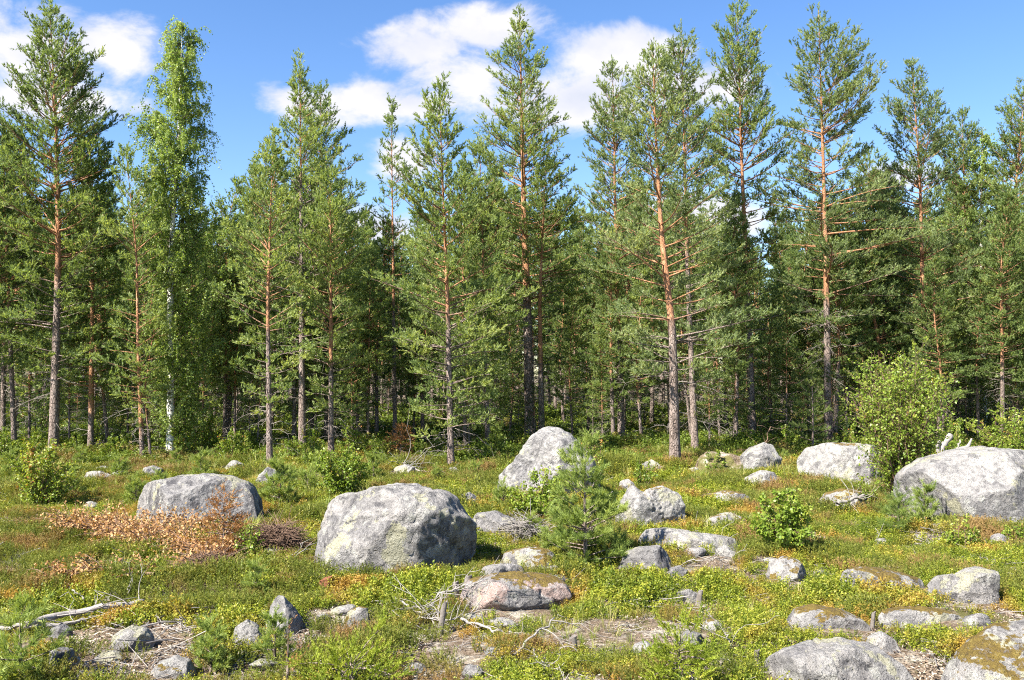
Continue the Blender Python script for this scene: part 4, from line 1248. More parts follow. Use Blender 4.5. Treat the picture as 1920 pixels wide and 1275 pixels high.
def small_pine(seed, label, px, base_py, top_py, half_px, mat='needles_fresh', name='pine_sapling', cat='sapling', tone=0.5, nn=34, nl=0.06, nw=0.0048, dense=1.0, spruce=False, group=None, dead=0, gap=0.12):
    rng = np.random.default_rng(seed)
    g = at(px, base_py); s = g[1] / F_PX
    H = pt(px, top_py, g[1])[2] - g[2]; w = half_px * s
    tr = np.array([[0, 0, -0.05], [rng.normal(0, .01), 0, H * .5], [rng.normal(0, .015), 0, H]])
    pr = prof([(H * gap, w * 0.95), (H * 0.3, w), (H * 0.6, w * 0.62), (H * 0.85, w * 0.28), (H, 0.015)])
    sp = H * 0.125
    kw = dict(rise=(-8, 30), spacing=(sp * 0.6, sp * 0.5), droop_tip=0.1) if spruce else dict(rise=(10, 62), spacing=(sp, sp * 0.8))
    wood, fol = pine(rng, tr, 0.008 + 0.012 * H, pr, pr, H * gap, dens=dense, nn=nn, nl=nl, nw=nw, dead=dead, tone=tone, lat_step=0.05, shoot=(0.05, 0.10), sides=6, skip=0.05, shoot_step=0.045, orange=(0.55, 2.2), **kw)
    o = thing(name, label, cat, g, group)
    link('trunk', wood.mesh('trunk', M['pine_bark'], True), o)
    link('crown', fol.mesh('crown', M[mat]), o)
    return o


small_pine(401, 'bushy bright green young pine in the middle of the clearing', 1098, 1064, 822, 80, nn=26, nl=0.058, nw=0.0060, tone=0.68, dense=1.5, gap=0.07)
small_pine(402, 'bright yellow green spruce sapling at the clearing front by smooth dark stone', 1275, 1290, 1195, 66, 'needles_spruce_fresh', 'spruce_sapling', nl=0.02, nw=0.005, spruce=True)
small_pine(403, 'bright yellow green low spruce sapling at the clearing front by dry stalk', 655, 1300, 1230, 98, 'needles_spruce_fresh', 'spruce_sapling', nl=0.02, nw=0.005, spruce=True, tone=0.55)
small_pine(404, 'pine seedling with pale orange stem beside the round pinkish stone', 36, 1290, 1140, 48, tone=0.6, dense=0.55, nn=26)
small_pine(405, 'small pine seedling at the forest edge left of the pointed boulder', 928, 868, 798, 20, tone=0.62, nn=22, nw=0.008, nl=0.07)
small_pine(406, 'tall thin young pine before the flat-topped boulder and dark forest', 1524, 848, 680, 42, 'needles', tone=0.6, nn=20, nw=0.009, nl=0.06, dense=0.8)
small_pine(407, 'withered brown spruce sapling at the right end of the orange leaves', 418, 1050, 915, 42, 'needles_brown', 'spruce_sapling', nl=0.022, nw=0.007, spruce=True, nn=20, dense=1.3, tone=0.62)
small_pine(408, 'dead brown spruce sapling in front of the thin gappy pine', 752, 868, 800, 32, 'needles_brown', 'spruce_sapling', nl=0.03, nw=0.008, spruce=True, nn=14)
small_pine(409, 'faint blue green pine seedling in front of the big birch bush', 1686, 1000, 915, 22, tone=0.35, nn=20)
small_pine(410, 'tiny dry orange spruce stalk among lingonberry', 540, 1285, 1175, 16, 'needles_brown', 'spruce_sapling', nl=0.02, nw=0.004, nn=10, dense=0.6)
small_pine(411, 'thin young pine in forest shade right of the thinner pine trunk', 1112, 838, 712, 30, 'needles', tone=0.4, nn=16, nw=0.011, nl=0.06, dense=0.6)
SEED = 'knee-high fresh green pine seedling in rough grass'
s1 = small_pine(420, SEED, 376, 905, 845, 15, tone=0.6, nn=24, nw=0.007, group='pine seedlings in the clearing')
s2 = small_pine(421, SEED, 576, 930, 880, 16, tone=0.65, nn=24, nw=0.007, group='pine seedlings in the clearing')
rng = np.random.default_rng(99)
for px, py, sc_, wh in [(225, 905, 1.0, 'beside the low pale stone pair'), (300, 925, .8, 'behind the left end of the broad grey boulder'), (525, 955, 1.3, 'right of the broad grey boulder'), (545, 915, .8, 'near the foot of the conical pine'),
                        (150, 880, .9, 'at the foot of the tall dark pine'), (330, 880, .8, 'behind the top of the broad grey boulder'), (395, 870, .7, 'below the tall white birch'), (600, 890, .8, 'behind the leafy sapling at the blocky boulder'),
                        (700, 905, .9, 'just behind the blocky boulder'), (715, 880, .7, 'beside the dead brown spruce sapling'), (20, 900, 1.1, 'left of the light green birch sapling'), (130, 940, 1.0, 'at the right foot of the light green birch sapling'),
                        (255, 950, .9, 'at the pale left face of the broad boulder'), (820, 905, .7, 'in front of the bushy pine'), (890, 900, .7, 'left of the pointed boulder'), (945, 960, .8, 'in front of the pointed boulder'),
                        (1470, 875, .7, 'right of the rough boulder on the mound'), (320, 985, .9, 'against the front of the broad grey boulder'), (480, 1120, .5, 'in heather right of the fallen log'), (1735, 985, .9, 'against the huge smooth boulder'),
                        (1000, 1010, .7, 'beside the pale dry twig heap'), (515, 1240, .6, 'below the upright small grey stone'), (395, 1265, .6, 'beside the flat speckled slab')]:
    g = at(px, py)
    dup(s1 if rng.random() < 0.5 else s2, g, rng.uniform(0, 6.28), sc_ * rng.uniform(0.85, 1.1), 'small fresh green pine seedling ' + wh)
s1['label'] = 'fresh green pine seedling between the broad boulder and the birch foot'
s2['label'] = 'fresh green pine seedling left of the leafy sapling at the blocky boulder'

# ------------------------------------------------------------------ dead wood


def stick(name, label, cat, marks, r0, r1, mat='grey_wood', seed=0, twigs=10, tl=(0.1, 0.4), group=None, sides=7, wob=0.012, upright=False, spread=0.8, curl=0.35):
    """a fallen stem or branch through pixel marks (px, py, height above ground in m)"""
    rng = np.random.default_rng(seed)
    P = []
    Y0 = at(marks[0][0], marks[0][1])[1]
    for px, py, hh in marks:
        if upright:
            P.append(pt(px, py, Y0)); continue
        g = at(px, py)
        # the mark is where the stem shows; lift it by hh along the ray's depth
        d = pix_dir(px, py); t = (CAM_H - (g[2] + hh)) / max(1e-4, -d[2])
        P.append(np.array([d[0] * t, d[1] * t, CAM_H + d[2] * t]))
    P = np.array(P)
    tt_ = np.linspace(0, len(P) - 1, 14)
    pl = np.stack([np.interp(tt_, np.arange(len(P)), P[:, i]) for i in range(3)], -1)
    k = np.array([.25, .5, .25])
    for _ in range(2):
        for i in range(3): pl[1:-1, i] = np.convolve(pl[:, i], k, 'valid')
    pl[1:-1] += rng.normal(0, wob, (12, 3))
    g0 = P[0].copy()
    mb = MB()
    mb.tubes(pl - g0, np.linspace(r0, r1, 14) * (1 + 0.1 * rng.normal(size=14)), sides, 0.0)
    axis = unit(pl[-1] - pl[0])
    tw, tr = [], []
    for _ in range(twigs):
        i = int(rng.integers(2, 14)); q = pl[i] - g0
        d = unit(rng.normal(0, spread, 3) * np.array([1, 1, 0.7]) + axis * 0.5 + np.array([0, 0, 0.25]))
        L_ = rng.uniform(*tl)
        c = rng.normal(0, curl, 3) * L_
        e = q + d * L_ + c * 0.5; e[2] = max(e[2], float(terr(e[0] + g0[0], e[1] + g0[1])) - g0[2] + 0.01)
        tw.append(bez(q, q + d * L_ * 0.6 - c * 0.3, e, 5)); tr.append(np.linspace(min(r0 * 0.5, 0.003 + 0.008 * L_), 0.0018, 5))
        if L_ > 0.2:
            for _k in range(2):
                q2 = tw[-1][int(rng.integers(2, 5))]; e2 = q2 + unit(d + rng.normal(0, 0.6, 3)) * L_ * 0.4
                tw.append(bez(q2, 0.5 * (q2 + e2) + rng.normal(0, .01, 3), e2, 5)); tr.append(np.linspace(0.003, 0.0015, 5))
    if tw: mb.tubes(np.array(tw), np.array(tr), 4, 0.0, cap=False)
    o = link(name, mb.mesh(name, M[mat], True), None, tuple(g0))
    return tag(o, label, cat, group)


stick('fallen_log', 'bleached fallen log with broken side branches', 'log', [(45, 1172, 0.10), (130, 1150, 0.14), (200, 1137, 0.16), (272, 1128, 0.12)], 0.030, 0.022, seed=1, twigs=16, tl=(0.12, 0.4))
stick('fallen_log', 'thin darker log lying under the bleached fallen log', 'log', [(0, 1178, 0.05), (80, 1174, 0.06), (150, 1168, 0.08), (225, 1160, 0.06)], 0.022, 0.014, 'grey_wood', seed=2, twigs=14, tl=(0.12, 0.35))
stick('dead_branch', 'curved bleached branch rising from the fallen log', 'branch', [(162, 1146, 0.1), (158, 1125, 0.28), (135, 1106, 0.42)], 0.012, 0.006, seed=3, upright=True, twigs=2)
stick('dead_branch', 'thin upright twig beside the fallen log end', 'branch', [(236, 1128, 0.0), (240, 1105, 0.18), (246, 1085, 0.32)], 0.006, 0.003, seed=4, upright=True, twigs=2)
stick('dead_branch', 'pale forked branch lying left of the pinkish slab', 'branch', [(740, 1120, 0.08), (770, 1140, 0.06), (800, 1150, 0.08), (842, 1148, 0.06)], 0.012, 0.006, seed=5, twigs=12, tl=(0.12, 0.4))
stick('dead_branch', 'pale branch arching from the twin stumps over the slab', 'branch', [(800, 1125, 0.06), (850, 1105, 0.12), (900, 1093, 0.18), (935, 1075, 0.22)], 0.010, 0.005, seed=6, twigs=8)
stick('dead_branch', 'long grey branch right of the leaning grey stub', 'branch', [(865, 1160, 0.08), (900, 1172, 0.07), (945, 1182, 0.06), (985, 1190, 0.04)], 0.013, 0.006, seed=7, twigs=10)
stick('dead_branch', 'tangled thin dead branches around the leaning grey stub', 'branch', [(765, 1165, 0.04), (800, 1158, 0.08), (840, 1165, 0.08), (890, 1150, 0.05)], 0.008, 0.004, seed=8, twigs=26, tl=(0.15, 0.5))
stick('dead_branch', 'straight grey stick slanting up from the front litter', 'branch', [(962, 1228, 0.04), (1000, 1195, 0.14), (1040, 1158, 0.22)], 0.011, 0.006, seed=9, twigs=3)
stick('dead_branch', 'bent pale twigs lying before the straight grey stick', 'branch', [(985, 1205, 0.05), (1015, 1235, 0.04), (1038, 1262, 0.03)], 0.008, 0.004, seed=10, twigs=8)
stick('dead_branch', 'pale stick in front of the blocky boulder left corner', 'branch', [(505, 1052, 0.07), (550, 1048, 0.1), (600, 1046, 0.08)], 0.014, 0.008, seed=11, twigs=7)
stick('dead_branch', 'short pale stick under the low boulders', 'branch', [(1636, 1064, 0.04), (1660, 1063, 0.04), (1688, 1064, 0.04)], 0.012, 0.010, seed=12, twigs=1)
stick('dead_branch', 'thin curled white twig standing near the birch sapling', 'branch', [(1642, 1030, 0.0), (1646, 1005, 0.2), (1642, 990, 0.3)], 0.005, 0.003, seed=13, upright=True, twigs=2)
stick('dead_branch', 'grey brushwood lying at the foot of the thin gappy pine', 'branch', [(740, 868, 0.1), (765, 876, 0.14), (800, 885, 0.1)], 0.025, 0.012, seed=14, twigs=16, tl=(0.3, 0.9))
stick('dead_branch', 'dead pale grass-like twigs before the long flat slab', 'branch', [(1290, 1052, 0.05), (1330, 1048, 0.08), (1370, 1045, 0.05)], 0.006, 0.003, seed=15, twigs=14, tl=(0.12, 0.35))
stick('dead_branch', 'grey root pieces under the big birch bush', 'branch', [(1570, 945, 0.15), (1610, 932, 0.18), (1640, 920, 0.2)], 0.03, 0.012, seed=16, twigs=10, tl=(0.2, 0.5))
stick('dead_branch', 'leaning bare dead stem beside the dark red trunk', 'branch', [(1412, 880, 0.0), (1428, 845, 0.7), (1445, 800, 1.6)], 0.022, 0.01, 'brown_wood', seed=17, upright=True, twigs=8, tl=(0.2, 0.6))
stick('dead_branch', 'fallen thin trunk on the sunny moss behind the bent pine', 'branch', [(1195, 868, 0.05), (1240, 862, 0.06), (1285, 858, 0.05)], 0.02, 0.014, seed=18, twigs=3)
stick('dead_branch', 'two pale twigs standing beside the spruce sapling', 'branch', [(1372, 1225, 0.0), (1366, 1200, 0.12), (1362, 1185, 0.2)], 0.005, 0.003, seed=19, upright=True, twigs=3)


def stump(label, px, base_py, top_py, wpx, lean=0.0, mat='stump_wood', seed=0):
    rng = np.random.default_rng(seed)
    g = at(px, base_py); s = g[1] / F_PX
    H = max(0.06, pt(px, top_py, g[1])[2] - g[2]); r = wpx * s * 0.5
    mb = MB()
    n, m = 10, 12
    z = np.linspace(-0.05, H, n)
    ang = np.arange(m) * 2 * pi / m
    jag = rng.normal(0, 0.03, m) * H
    rad = r * (1 + 0.35 * np.exp(-np.clip(z, 0, None) / (0.3 * H)))[:, None] * (1 + 0.12 * np.sin(ang * 3 + seed) + 0.06 * rng.normal(size=(n, m)))
    V = np.stack([rad * np.cos(ang) + lean * z[:, None], rad * np.sin(ang), np.repeat(z[:, None], m, 1)], -1)
    V[-1, :, 2] += jag + 0.35 * r * np.cos(ang)
    idx = np.arange(n * m).reshape(n, m)
    q = np.stack([idx[:-1], np.roll(idx, -1, 1)[:-1], np.roll(idx, -1, 1)[1:], idx[1:]], -1).reshape(-1, 4)
    mb.add(V, q)
    cap = np.concatenate([V[-1] + np.array([0, 0, 0.001]), [V[-1].mean(0)]])
    mb.add(cap, np.stack([np.arange(m), (np.arange(m) + 1) % m, np.full(m, m)], -1))
    o = link('cut_stump', mb.mesh('cut_stump', M[mat], False), None, tuple(g))
    return tag(o, label, 'stump')


stump('shorter of the twin cut stumps left of the pinkish slab', 855, 1122, 1092, 11, -0.05, seed=1)
stump('taller of the twin cut stumps left of the pinkish slab', 876, 1118, 1080, 13, 0.05, seed=2)
stump('leaning weathered grey stub in the tangle of dead branches', 824, 1192, 1130, 10, 0.16, seed=3)
stump('short square-cut stump at the clearing front', 1074, 1222, 1194, 15, 0.0, seed=4)
stump('small leaning cut stump beside a low grey stone', 1310, 1134, 1108, 10, 0.15, seed=5)
stump('thin grey cut stub left of the rounded whitish boulder', 1419, 1246, 1220, 9, 0.03, seed=6)
stump('thin white stub between two mossy low boulders', 1635, 1182, 1148, 7, 0.12, seed=7)
stump('small upright stub below the low birch sapling', 1562, 1005, 990, 8, 0.0, seed=8)
stump('reddish rotten stump in front of the blocky boulder', 612, 1106, 1084, 24, 0.0, 'red_rot', seed=9)

# root wad on the huge boulder's left shoulder: bleached, twisted root arms
rngr = np.random.default_rng(5)
g = at(1785, 880); Yr = g[1]
root = MB()
def arm(marks, r0, r1, yo=0.0):
    P = np.array([pt(a, b_, Yr + yo) for a, b_ in marks]) - g
    t_ = np.linspace(0, len(P) - 1, 12)
    pl = np.stack([np.interp(t_, np.arange(len(P)), P[:, i]) for i in range(3)], -1)
    pl[1:-1] += rngr.normal(0, 0.012, (10, 3))
    root.tubes(pl, np.linspace(r0, r1, 12) * (1 + 0.18 * rngr.normal(size=12)), 8, 0.0)
arm([(1775, 905), (1764, 862), (1768, 835), (1783, 815)], 0.11, 0.06)
arm([(1764, 862), (1758, 838), (1762, 826)], 0.07, 0.03, -0.05)
arm([(1772, 880), (1788, 850), (1812, 838), (1822, 822)], 0.09, 0.025, 0.08)
arm([(1775, 885), (1800, 858), (1815, 852)], 0.07, 0.03, 0.2)
arm([(1770, 890), (1795, 845), (1800, 825)], 0.05, 0.015, 0.3)
arm([(1775, 895), (1745, 880), (1725, 884)], 0.06, 0.02, -0.1)
tag(link('root_wad', root.mesh('root_wad', M['grey_wood'], True), None, tuple(g)), 'bleached twisted root wad of an overturned stump behind the huge boulder', 'root wad')

# brown mound of torn-up soil under the upturned boulder
def mound():
    g = at(1362, 890)
    V, Fc = ico(5)
    P = V * np.array([0.62, 0.5, 0.42])
    P = P + V * (0.10 * fbm(P * 3.1 + 4, 4, 3))[:, None]
    mb = MB(); mb.add(P, Fc)
    o = link('root_mound', mb.mesh('root_mound', M['ground'], True), None, (g[0], g[1] + 0.5, g[2]))
    tag(o, 'brown earth mound of an upturned root plate left of the rough boulder', 'mound')
    FOOT.append((g[0], g[1] + 0.5, 0.5, 0.4, 0.3))
mound()


# withered felled birch tops with orange leaves
def withered(seed, label, marks, width, nleaf, leaf=0.036):
    rng = np.random.default_rng(seed)
    P = np.array([at(*m) for m in marks]); P[:, 2] += 0.10
    g0 = P[0].copy(); g0[2] -= 0.1
    t_ = np.linspace(0, len(P) - 1, 12)
    pl = np.stack([np.interp(t_, np.arange(len(P)), P[:, i]) for i in range(3)], -1) - g0
    wood, fol = MB(), MB()
    wood.tubes(pl, np.linspace(0.02, 0.005, 12), 6, 0.0)
    ax = unit(pl[-1] - pl[0])
    tw, tr, LP = [], [], []
    for _ in range(int(nleaf / 14)):
        i = rng.uniform(1, 11); j = min(int(i), 10); q = pl[j] + (pl[j + 1] - pl[j]) * (i - j)
        d = unit(ax * 0.6 + rng.normal(0, 0.8, 3) * np.array([1, 1, 0.35]) + np.array([0, 0, 0.38]))
        L_ = width * rng.uniform(0.3, 1.0)
        e = q + d * L_; e[2] = min(e[2], 0.5) - 0.05 * L_
        e[2] = max(e[2], float(terr(e[0] + g0[0], e[1] + g0[1])) - g0[2] + 0.03)
        b_ = bez(q, q + d * L_ * 0.6 + np.array([0, 0, 0.06]), e, 5)
        tw.append(b_); tr.append(np.linspace(0.006, 0.002, 5))
        u = rng.uniform(0.25, 1.0, 14) * 4; ii = np.minimum(u.astype(int), 3); ff = (u - ii)[:, None]
        LP.append(b_[ii] * (1 - ff) + b_[ii + 1] * ff + rng.normal(0, 0.03, (14, 3)))
    wood.tubes(np.array(tw), np.array(tr), 4, 0.0, cap=False)
    LP = np.concatenate(LP)
    leaves(fol, rng, LP, leaf, rng.uniform(0.15, 0.9, len(LP)), up=0.4, droop=0.4)
    o = thing('felled_birch_top', label, 'felled branch', g0)
    link('stem', wood.mesh('stem', M['brown_wood'], True), o)
    link('dry_leaves', fol.mesh('dry_leaves', M['dry_leaf']), o)


withered(1, 'felled birch top with pale orange withered leaves, left end of the heap', [(300, 1045), (220, 1020), (130, 1000)], 0.55, 4600)
withered(2, 'felled birch top with withered leaves across the middle of the heap', [(400, 1065), (330, 1035), (235, 1010)], 0.55, 4200)
withered(3, 'felled birch branch with withered leaves below the broad grey boulder', [(430, 1015), (360, 1005), (285, 990)], 0.42, 1900)
withered(4, 'felled birch branch with brown leaves beside the dry spruce sapling', [(330, 1085), (390, 1070), (455, 1040)], 0.42, 1500)
withered(5, 'low scatter of withered branch with few orange leaves near the fallen log', [(290, 1095), (200, 1085), (90, 1100)], 0.4, 500)


# brown brushwood heap left of the blocky boulder
def brush_heap(label, px, py, rx, rz, n, seed, mat='brown_wood', name='brushwood_heap'):
    rng = np.random.default_rng(seed); g = at(px, py)
    mb = MB(); P, R = [], []
    for _ in range(n):
        c = rng.normal(0, 0.4, 3) * np.array([rx, rx * 0.7, 0]); hh = rz * max(0, 1 - (c[0] / rx) ** 2) * rng.random()
        d = unit(rng.normal(0, 1, 3) * np.array([1, 1, 0.35])); L_ = rng.uniform(0.1, 0.32)
        a = c + np.array([0, 0, hh + 0.02]); P.append(np.stack([a - d * L_, a + rng.normal(0, 0.03, 3), a + d * L_])); R.append([0.003, 0.004, 0.0015])
    mb.tubes(np.array(P), np.array(R), 3, 0.0, cap=False)
    o = link(name, mb.mesh(name, M[mat]), None, tuple(g)); tag(o, label, 'brushwood', kind='stuff')


brush_heap('heap of fine brown brushwood left of the blocky boulder', 520, 1035, 0.32, 0.28, 900, 1, 'brown_wood')
brush_heap('pale dry twig heap left of the young pine', 985, 1010, 0.25, 0.22, 350, 2, 'grey_wood')
brush_heap('brown twigs below the orange withered leaves', 385, 1080, 0.35, 0.18, 500, 3, 'brown_wood')

# ------------------------------------------------------------------ ground cover (uncountable): one object per kind, sprigs placed by geometry nodes


def scatter(name, label, cat, tufts, mat, P, rot, scl, var):
    """mesh = placement points + the sprig shapes; the nodes put sprig k on the points marked k"""
    mb = MB()
    nP = len(P)
    mb.V.append(P); mb.A.append(np.zeros(nP)); mb.n = nP
    vid = [np.asarray(var, np.int32)]; ist = [np.zeros(nP, bool)]
    for k, t in enumerate(tufts):
        V = np.concatenate(t.V); A = np.concatenate(t.A)
        off = mb.n
        mb.V.append(V); mb.A.append(A); mb.n += len(V)
        for f in t.F3: mb.F3.append(f + off)
        for f in t.F4: mb.F4.append(f + off)
        vid.append(np.full(len(V), k, np.int32)); ist.append(np.ones(len(V), bool))
    me = mb.mesh(name, mat)
    vid = np.concatenate(vid); ist = np.concatenate(ist); n = len(vid)
    me.attributes.new('vid', 'INT', 'POINT').data.foreach_set('value', vid)
    me.attributes.new('sprig', 'BOOLEAN', 'POINT').data.foreach_set('value', ist)
    r = np.zeros((n, 3), np.float32); r[:nP] = rot
    me.attributes.new('rot', 'FLOAT_VECTOR', 'POINT').data.foreach_set('vector', r.ravel())
    s = np.ones(n, np.float32); s[:nP] = scl
    me.attributes.new('siz', 'FLOAT', 'POINT').data.foreach_set('value', s)
    ng = bpy.data.node_groups.new(name, 'GeometryNodeTree')
    ng.interface.new_socket('Geometry', in_out='INPUT', socket_type='NodeSocketGeometry')
    ng.interface.new_socket('Geometry', in_out='OUTPUT', socket_type='NodeSocketGeometry')
    N, L = ng.nodes, ng.links
    gi = N.new('NodeGroupInput'); go = N.new('NodeGroupOutput'); join = N.new('GeometryNodeJoinGeometry')

    def attr(nm, ty):
        a = N.new('GeometryNodeInputNamedAttribute'); a.data_type = ty; a.inputs['Name'].default_value = nm
        return a.outputs['Attribute']
    sp = attr('sprig', 'BOOLEAN')
    s1 = N.new('GeometryNodeSeparateGeometry'); s1.domain = 'POINT'
    L.new(gi.outputs[0], s1.inputs['Geometry']); L.new(sp, s1.inputs['Selection'])
    er = N.new('FunctionNodeEulerToRotation'); L.new(attr('rot', 'FLOAT_VECTOR'), er.inputs[0])
    for k in range(len(tufts)):
        cmp_ = N.new('FunctionNodeCompare'); cmp_.data_type = 'INT'; cmp_.operation = 'EQUAL'
        L.new(attr('vid', 'INT'), cmp_.inputs[2]); cmp_.inputs[3].default_value = k
        a = N.new('GeometryNodeSeparateGeometry'); a.domain = 'POINT'
        b = N.new('GeometryNodeSeparateGeometry'); b.domain = 'POINT'
        L.new(s1.outputs['Selection'], a.inputs['Geometry']); L.new(cmp_.outputs[0], a.inputs['Selection'])
        L.new(s1.outputs['Inverted'], b.inputs['Geometry']); L.new(cmp_.outputs[0], b.inputs['Selection'])
        ip = N.new('GeometryNodeInstanceOnPoints')
        L.new(b.outputs['Selection'], ip.inputs['Points']); L.new(a.outputs['Selection'], ip.inputs['Instance'])
        L.new(er.outputs[0], ip.inputs['Rotation']); L.new(attr('siz', 'FLOAT'), ip.inputs['Scale'])
        L.new(ip.outputs[0], join.inputs[0])
    L.new(join.outputs[0], go.inputs[0])
    o = link(name, me)
    md = o.modifiers.new('sprigs', 'NODES'); md.node_group = ng
    return tag(o, label, cat, kind='stuff')


def sprig_lingon(rng, stems=10, leaf=0.014, h=0.10, r=0.075, per=17, tone=0.5):
    mb = MB(); LP, LT = [], []
    sp = []
    for _ in range(stems):
        a = rng.uniform(0, 2 * pi); k = rng.random() ** 0.6 * r
        b = np.array([cos(a) * k, sin(a) * k, -0.02]); e = b + np.array([cos(a) * 0.03, sin(a) * 0.03, h * rng.uniform(0.6, 1.15)]) + rng.normal(0, 0.01, 3)
        u = rng.uniform(0.3, 1.02, per)[:, None]
        sp.append(np.stack([b, 0.5 * (b + e), e]))
        LP.append(b + (e - b) * u + rng.normal(0, 0.009, (per, 3))); LT.append(tone + rng.normal(0, 0.12) + 0.3 * (u[:, 0] - 0.6))
    mb.tubes(np.array(sp), np.tile([0.0018, 0.0015, 0.001], (stems, 1)), 3, 0.3, cap=False)
    leaves(mb, rng, np.concatenate(LP), leaf, np.concatenate(LT), up=0.9)
    return mb


def sprig_heather(rng, stems=16, h=0.15, r=0.08, tone=0.5):
    mb = MB(); P, D = [], []
    for _ in range(stems):
        a = rng.uniform(0, 2 * pi); k = rng.random() ** 0.6 * r
        b = np.array([cos(a) * k, sin(a) * k, -0.02]); d = unit(np.array([cos(a) * 0.45, sin(a) * 0.45, 1.0]) + rng.normal(0, 0.15, 3))
        for u in np.linspace(0.25, 0.85, 4):
            P.append(b + d * h * u); D.append(d + rng.normal(0, 0.25, 3))
    n = len(P)
    needles(mb, rng, P, D, np.full(n, h * 0.3), np.clip(rng.normal(tone, 0.15, n), 0, 1), 11, 0.016, 0.0055, 0.7)
    return mb


def sprig_grass(rng, n=22, h=0.22, r=0.05, tone=0.5, w=0.0045):
    mb = MB()
    a = rng.uniform(0, 2 * pi, n); k = rng.random(n) ** 0.5 * r
    b = np.stack([np.cos(a) * k, np.sin(a) * k, np.full(n, -0.01)], -1)
    d = np.stack([np.cos(a), np.sin(a), np.zeros(n)], -1)
    H = h * rng.uniform(0.5, 1.1, n)[:, None]
    bend = rng.uniform(0.1, 0.7, n)[:, None]
    m = b + d * H * bend * 0.35 + np.array([0, 0, 1]) * H * 0.6
    e = b + d * H * bend + np.array([0, 0, 1]) * H * (1 - 0.35 * bend)
    s = unit(np.cross(d, [0, 0, 1.0]) + rng.normal(0, 0.3, (n, 3))) * w * 0.5
    V = np.stack([b - s, b + s, m + s * 0.8, m - s * 0.8, e], 1).reshape(-1, 3)
    i = np.arange(n)[:, None] * 5
    A = np.repeat(np.clip(rng.normal(tone, 0.18, n), 0, 1), 5)
    mb.V.append(V); mb.A.append(A); mb.n = len(V)
    mb.F4.append(i + np.array([[0, 1, 2, 3]])); mb.F3.append(i + np.array([[3, 2, 4]]))
    return mb


def sprig_twig(rng, n=4):
    mb = MB(); P = []
    for _ in range(n):
        a = rng.uniform(0, 2 * pi); L_ = rng.uniform(0.05, 0.2); c = rng.normal(0, 0.05, 3) * np.array([1, 1, 0])
        d = np.array([cos(a), sin(a), rng.uniform(-0.05, 0.2)]) * L_
        P.append(np.stack([c - d + [0, 0, 0.01], c + rng.normal(0, 0.01, 3) + [0, 0, 0.015], c + d + [0, 0, 0.015]]))
    mb.tubes(np.array(P), np.tile([0.0035, 0.003, 0.0015], (n, 1)), 4, 0.5, cap=False)
    return mb


def field(rng, n, y0, y1, xm=0.66, power=1.0):
    u = rng.random(n)
    Y = np.sqrt(y0 ** 2 + u * (y1 ** 2 - y0 ** 2)) if power == 1.0 else y0 + (y1 - y0) * u ** power
    X = rng.uniform(-xm, xm, n) * Y
    return X, Y


def clear(X, Y, grow=1.0):
    ok = np.ones(len(X), bool)
    for cx, cy, rx, ry, h in FOOT:
        ok &= ((X - cx) / (rx * grow)) ** 2 + ((Y - cy) / (ry * grow + (0.12 if h < 0.45 else 0.0))) ** 2 > 1
    return ok


def lay(rng, X, Y, keep, smin, smax, far=None, tilt=0.18):
    X, Y = X[keep], Y[keep]
    n = len(X)
    P = np.stack([X, Y, terr(X, Y)], -1)
    rot = np.stack([rng.normal(0, tilt, n), rng.normal(0, tilt, n), rng.uniform(0, 2 * pi, n)], -1)
    s = rng.uniform(smin, smax, n)
    s = s * np.clip(1.0 + 0.5 * fbm2(X, Y, 1.1, 3, 83), 0.6, 1.5)
    if far is not None: s = s * np.interp(Y, far[0], far[1])
    return P, rot, s, rng.integers(0, 4, n)


def pxpy(X, Y):
    return 960 + F_PX * X / Y, HORIZON + F_PX * CAM_H / Y


rng = np.random.default_rng(500)
# lingonberry over the clearing, thinner on the bare litter near the front
X, Y = field(rng, 60000, 5.6, 23)
px, py = pxpy(X, Y)
cov = fbm2(X, Y, 0.75, 4, 31) + 0.35 * fbm2(X, Y, 3.0, 2, 33)
bare = np.interp(py, [880, 1120, 1180, 1275], [-0.38, -0.30, -0.10, -0.03])
bare = bare + np.where((px > 150) & (px < 480) & (py > 1160), 0.25, 0) + np.where((px > 1000) & (px < 1420) & (py > 1190), 0.12, 0) + np.where((py < 905), 0.3, 0) + np.where((px > 60) & (px < 480) & (py > 1000) & (py < 1110), 0.2, 0)
zone = ((px < 480) & (py > 1085) & (py < 1150) & (px > 220)) | ((px < 140) & (py > 960) & (py < 1110))
keep = (cov > bare) & clear(X, Y) & ~(zone & (rng.random(len(X)) < 0.8))
tufts = [sprig_lingon(rng), sprig_lingon(rng, 12, 0.0125, 0.09, 0.09), sprig_lingon(rng, 9, 0.0155, 0.12, 0.07, 18, 0.6), sprig_lingon(rng, 11, 0.0135, 0.08, 0.08, 16, 0.4)]
scatter('lingonberry_cover', 'yellow green lingonberry shrubs carpeting the clearing', 'ground cover', tufts, M['lingon'], *lay(rng, X, Y, keep, 0.75, 1.35, ([5, 12, 23], [0.95, 1.1, 1.5])))

# heather
X, Y = field(rng, 26000, 5.6, 23)
px, py = pxpy(X, Y)
cov = fbm2(X, Y, 1.1, 3, 41) + 0.3 * fbm2(X, Y, 0.4, 2, 43)
lim = np.where((px < 480) & (py > 1085) & (py < 1150) & (px > 220), -0.9, np.where((px < 140) & (py > 960) & (py < 1110), -0.6, 0.12)) + np.where(py > 1170, 0.15, 0)
keep = (cov > lim) & clear(X, Y)
tufts = [sprig_heather(rng, tone=t) for t in (0.4, 0.5, 0.6, 0.5)]
scatter('heather_cover', 'dark green and reddish heather tufts in the clearing', 'ground cover', tufts, M['heather'], *lay(rng, X, Y, keep, 0.7, 1.25, ([5, 12, 23], [0.9, 1.1, 1.5])))

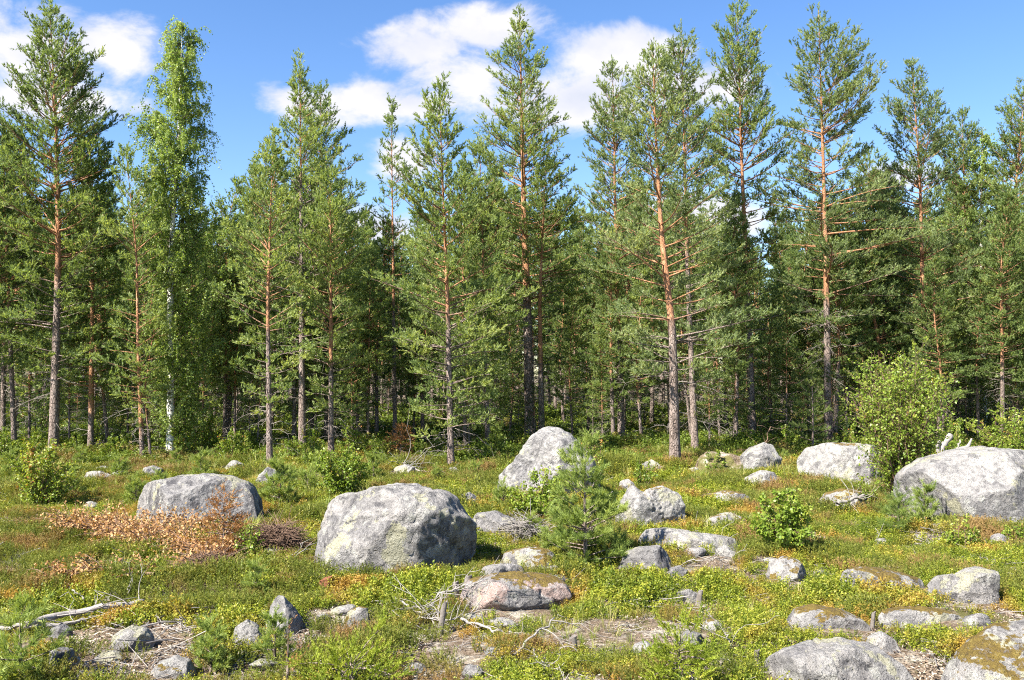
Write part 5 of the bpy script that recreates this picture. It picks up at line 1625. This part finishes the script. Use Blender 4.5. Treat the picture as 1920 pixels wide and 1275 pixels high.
# grass, mostly on the left and around the saplings
X, Y = field(rng, 15000, 5.6, 25)
px, py = pxpy(X, Y)
cov = fbm2(X, Y, 1.4, 3, 51)
lim = np.where((px < 720) & (py < 985), -0.35, np.where(py < 940, 0.0, 0.42))
keep = (cov > lim) & clear(X, Y)
tufts = [sprig_grass(rng, 20, 0.16, 0.05, 0.35), sprig_grass(rng, 26, 0.22, 0.06, 0.5), sprig_grass(rng, 16, 0.28, 0.05, 0.62), sprig_grass(rng, 12, 0.2, 0.05, 0.85)]
scatter('grass_cover', 'thin light green and straw grass tufts in the clearing', 'grass', tufts, M['grass'], *lay(rng, X, Y, keep, 0.7, 1.2, ([5, 12, 25], [0.8, 1.0, 1.4])))

# blueberry on the forest floor and at its edge
X, Y = field(rng, 42000, 19.5, 52, 0.7, 1.35)
cov = fbm2(X, Y, 2.2, 3, 61)
keep = (cov > np.interp(Y, [19.5, 22, 26, 50], [0.45, -0.05, -0.5, -0.6])) & clear(X, Y)
tufts = [sprig_lingon(rng, 11, 0.032, 0.20, 0.16, 12, t) for t in (0.45, 0.55, 0.5, 0.6)]
scatter('blueberry_cover', 'fresh green blueberry shrubs covering the forest floor', 'ground cover', tufts, M['blueberry'], *lay(rng, X, Y, keep, 0.8, 1.5, ([19, 30, 52], [0.9, 1.3, 1.9])))

# twig litter
X, Y = field(rng, 13000, 5.6, 23)
px, py = pxpy(X, Y)
cov = fbm2(X, Y, 0.9, 3, 71)
keep = (cov > np.where(py > 1150, -0.25, 0.0)) & clear(X, Y)
tufts = [sprig_twig(rng, k) for k in (2, 3, 4, 3)]
scatter('twig_litter', 'pale dry twigs littering the clearing floor', 'litter', tufts, M['grey_wood'], *lay(rng, X, Y, keep, 0.7, 1.3))


# fallen leaves, needles and lichen flakes between the shrubs
def sprig_litter(rng, n=34, tone=0.5):
    mb = MB()
    P = np.stack([rng.normal(0, 0.07, n), rng.normal(0, 0.07, n), rng.uniform(0.004, 0.022, n)], -1)
    a = rng.uniform(0, 2 * pi, n)
    d = np.stack([np.cos(a), np.sin(a), rng.normal(0, 0.25, n)], -1) * rng.uniform(0.007, 0.020, n)[:, None]
    q = np.stack([-np.sin(a), np.cos(a), rng.normal(0, 0.3, n)], -1) * rng.uniform(0.002, 0.006, n)[:, None]
    V = np.stack([P - d, P + q, P + d, P - q], 1) .reshape(-1, 3)
    i = np.arange(n)[:, None] * 4
    mb.add(V, np.concatenate([i + np.array([[0, 1, 2]]), i + np.array([[0, 2, 3]])]), np.repeat(np.clip(rng.normal(tone, 0.28, n), 0, 1), 4))
    return mb


X, Y = field(rng, 26000, 5.6, 22)
cov = fbm2(X, Y, 0.9, 3, 91)
keep = (cov > -0.3) & clear(X, Y, 0.95)
scatter('leaf_litter', 'brown and pale fallen leaf litter between the shrubs of the clearing', 'litter', [sprig_litter(rng, 34, t) for t in (0.35, 0.5, 0.65, 0.8)], M['litter'], *lay(rng, X, Y, keep, 0.8, 1.3, tilt=0.06))
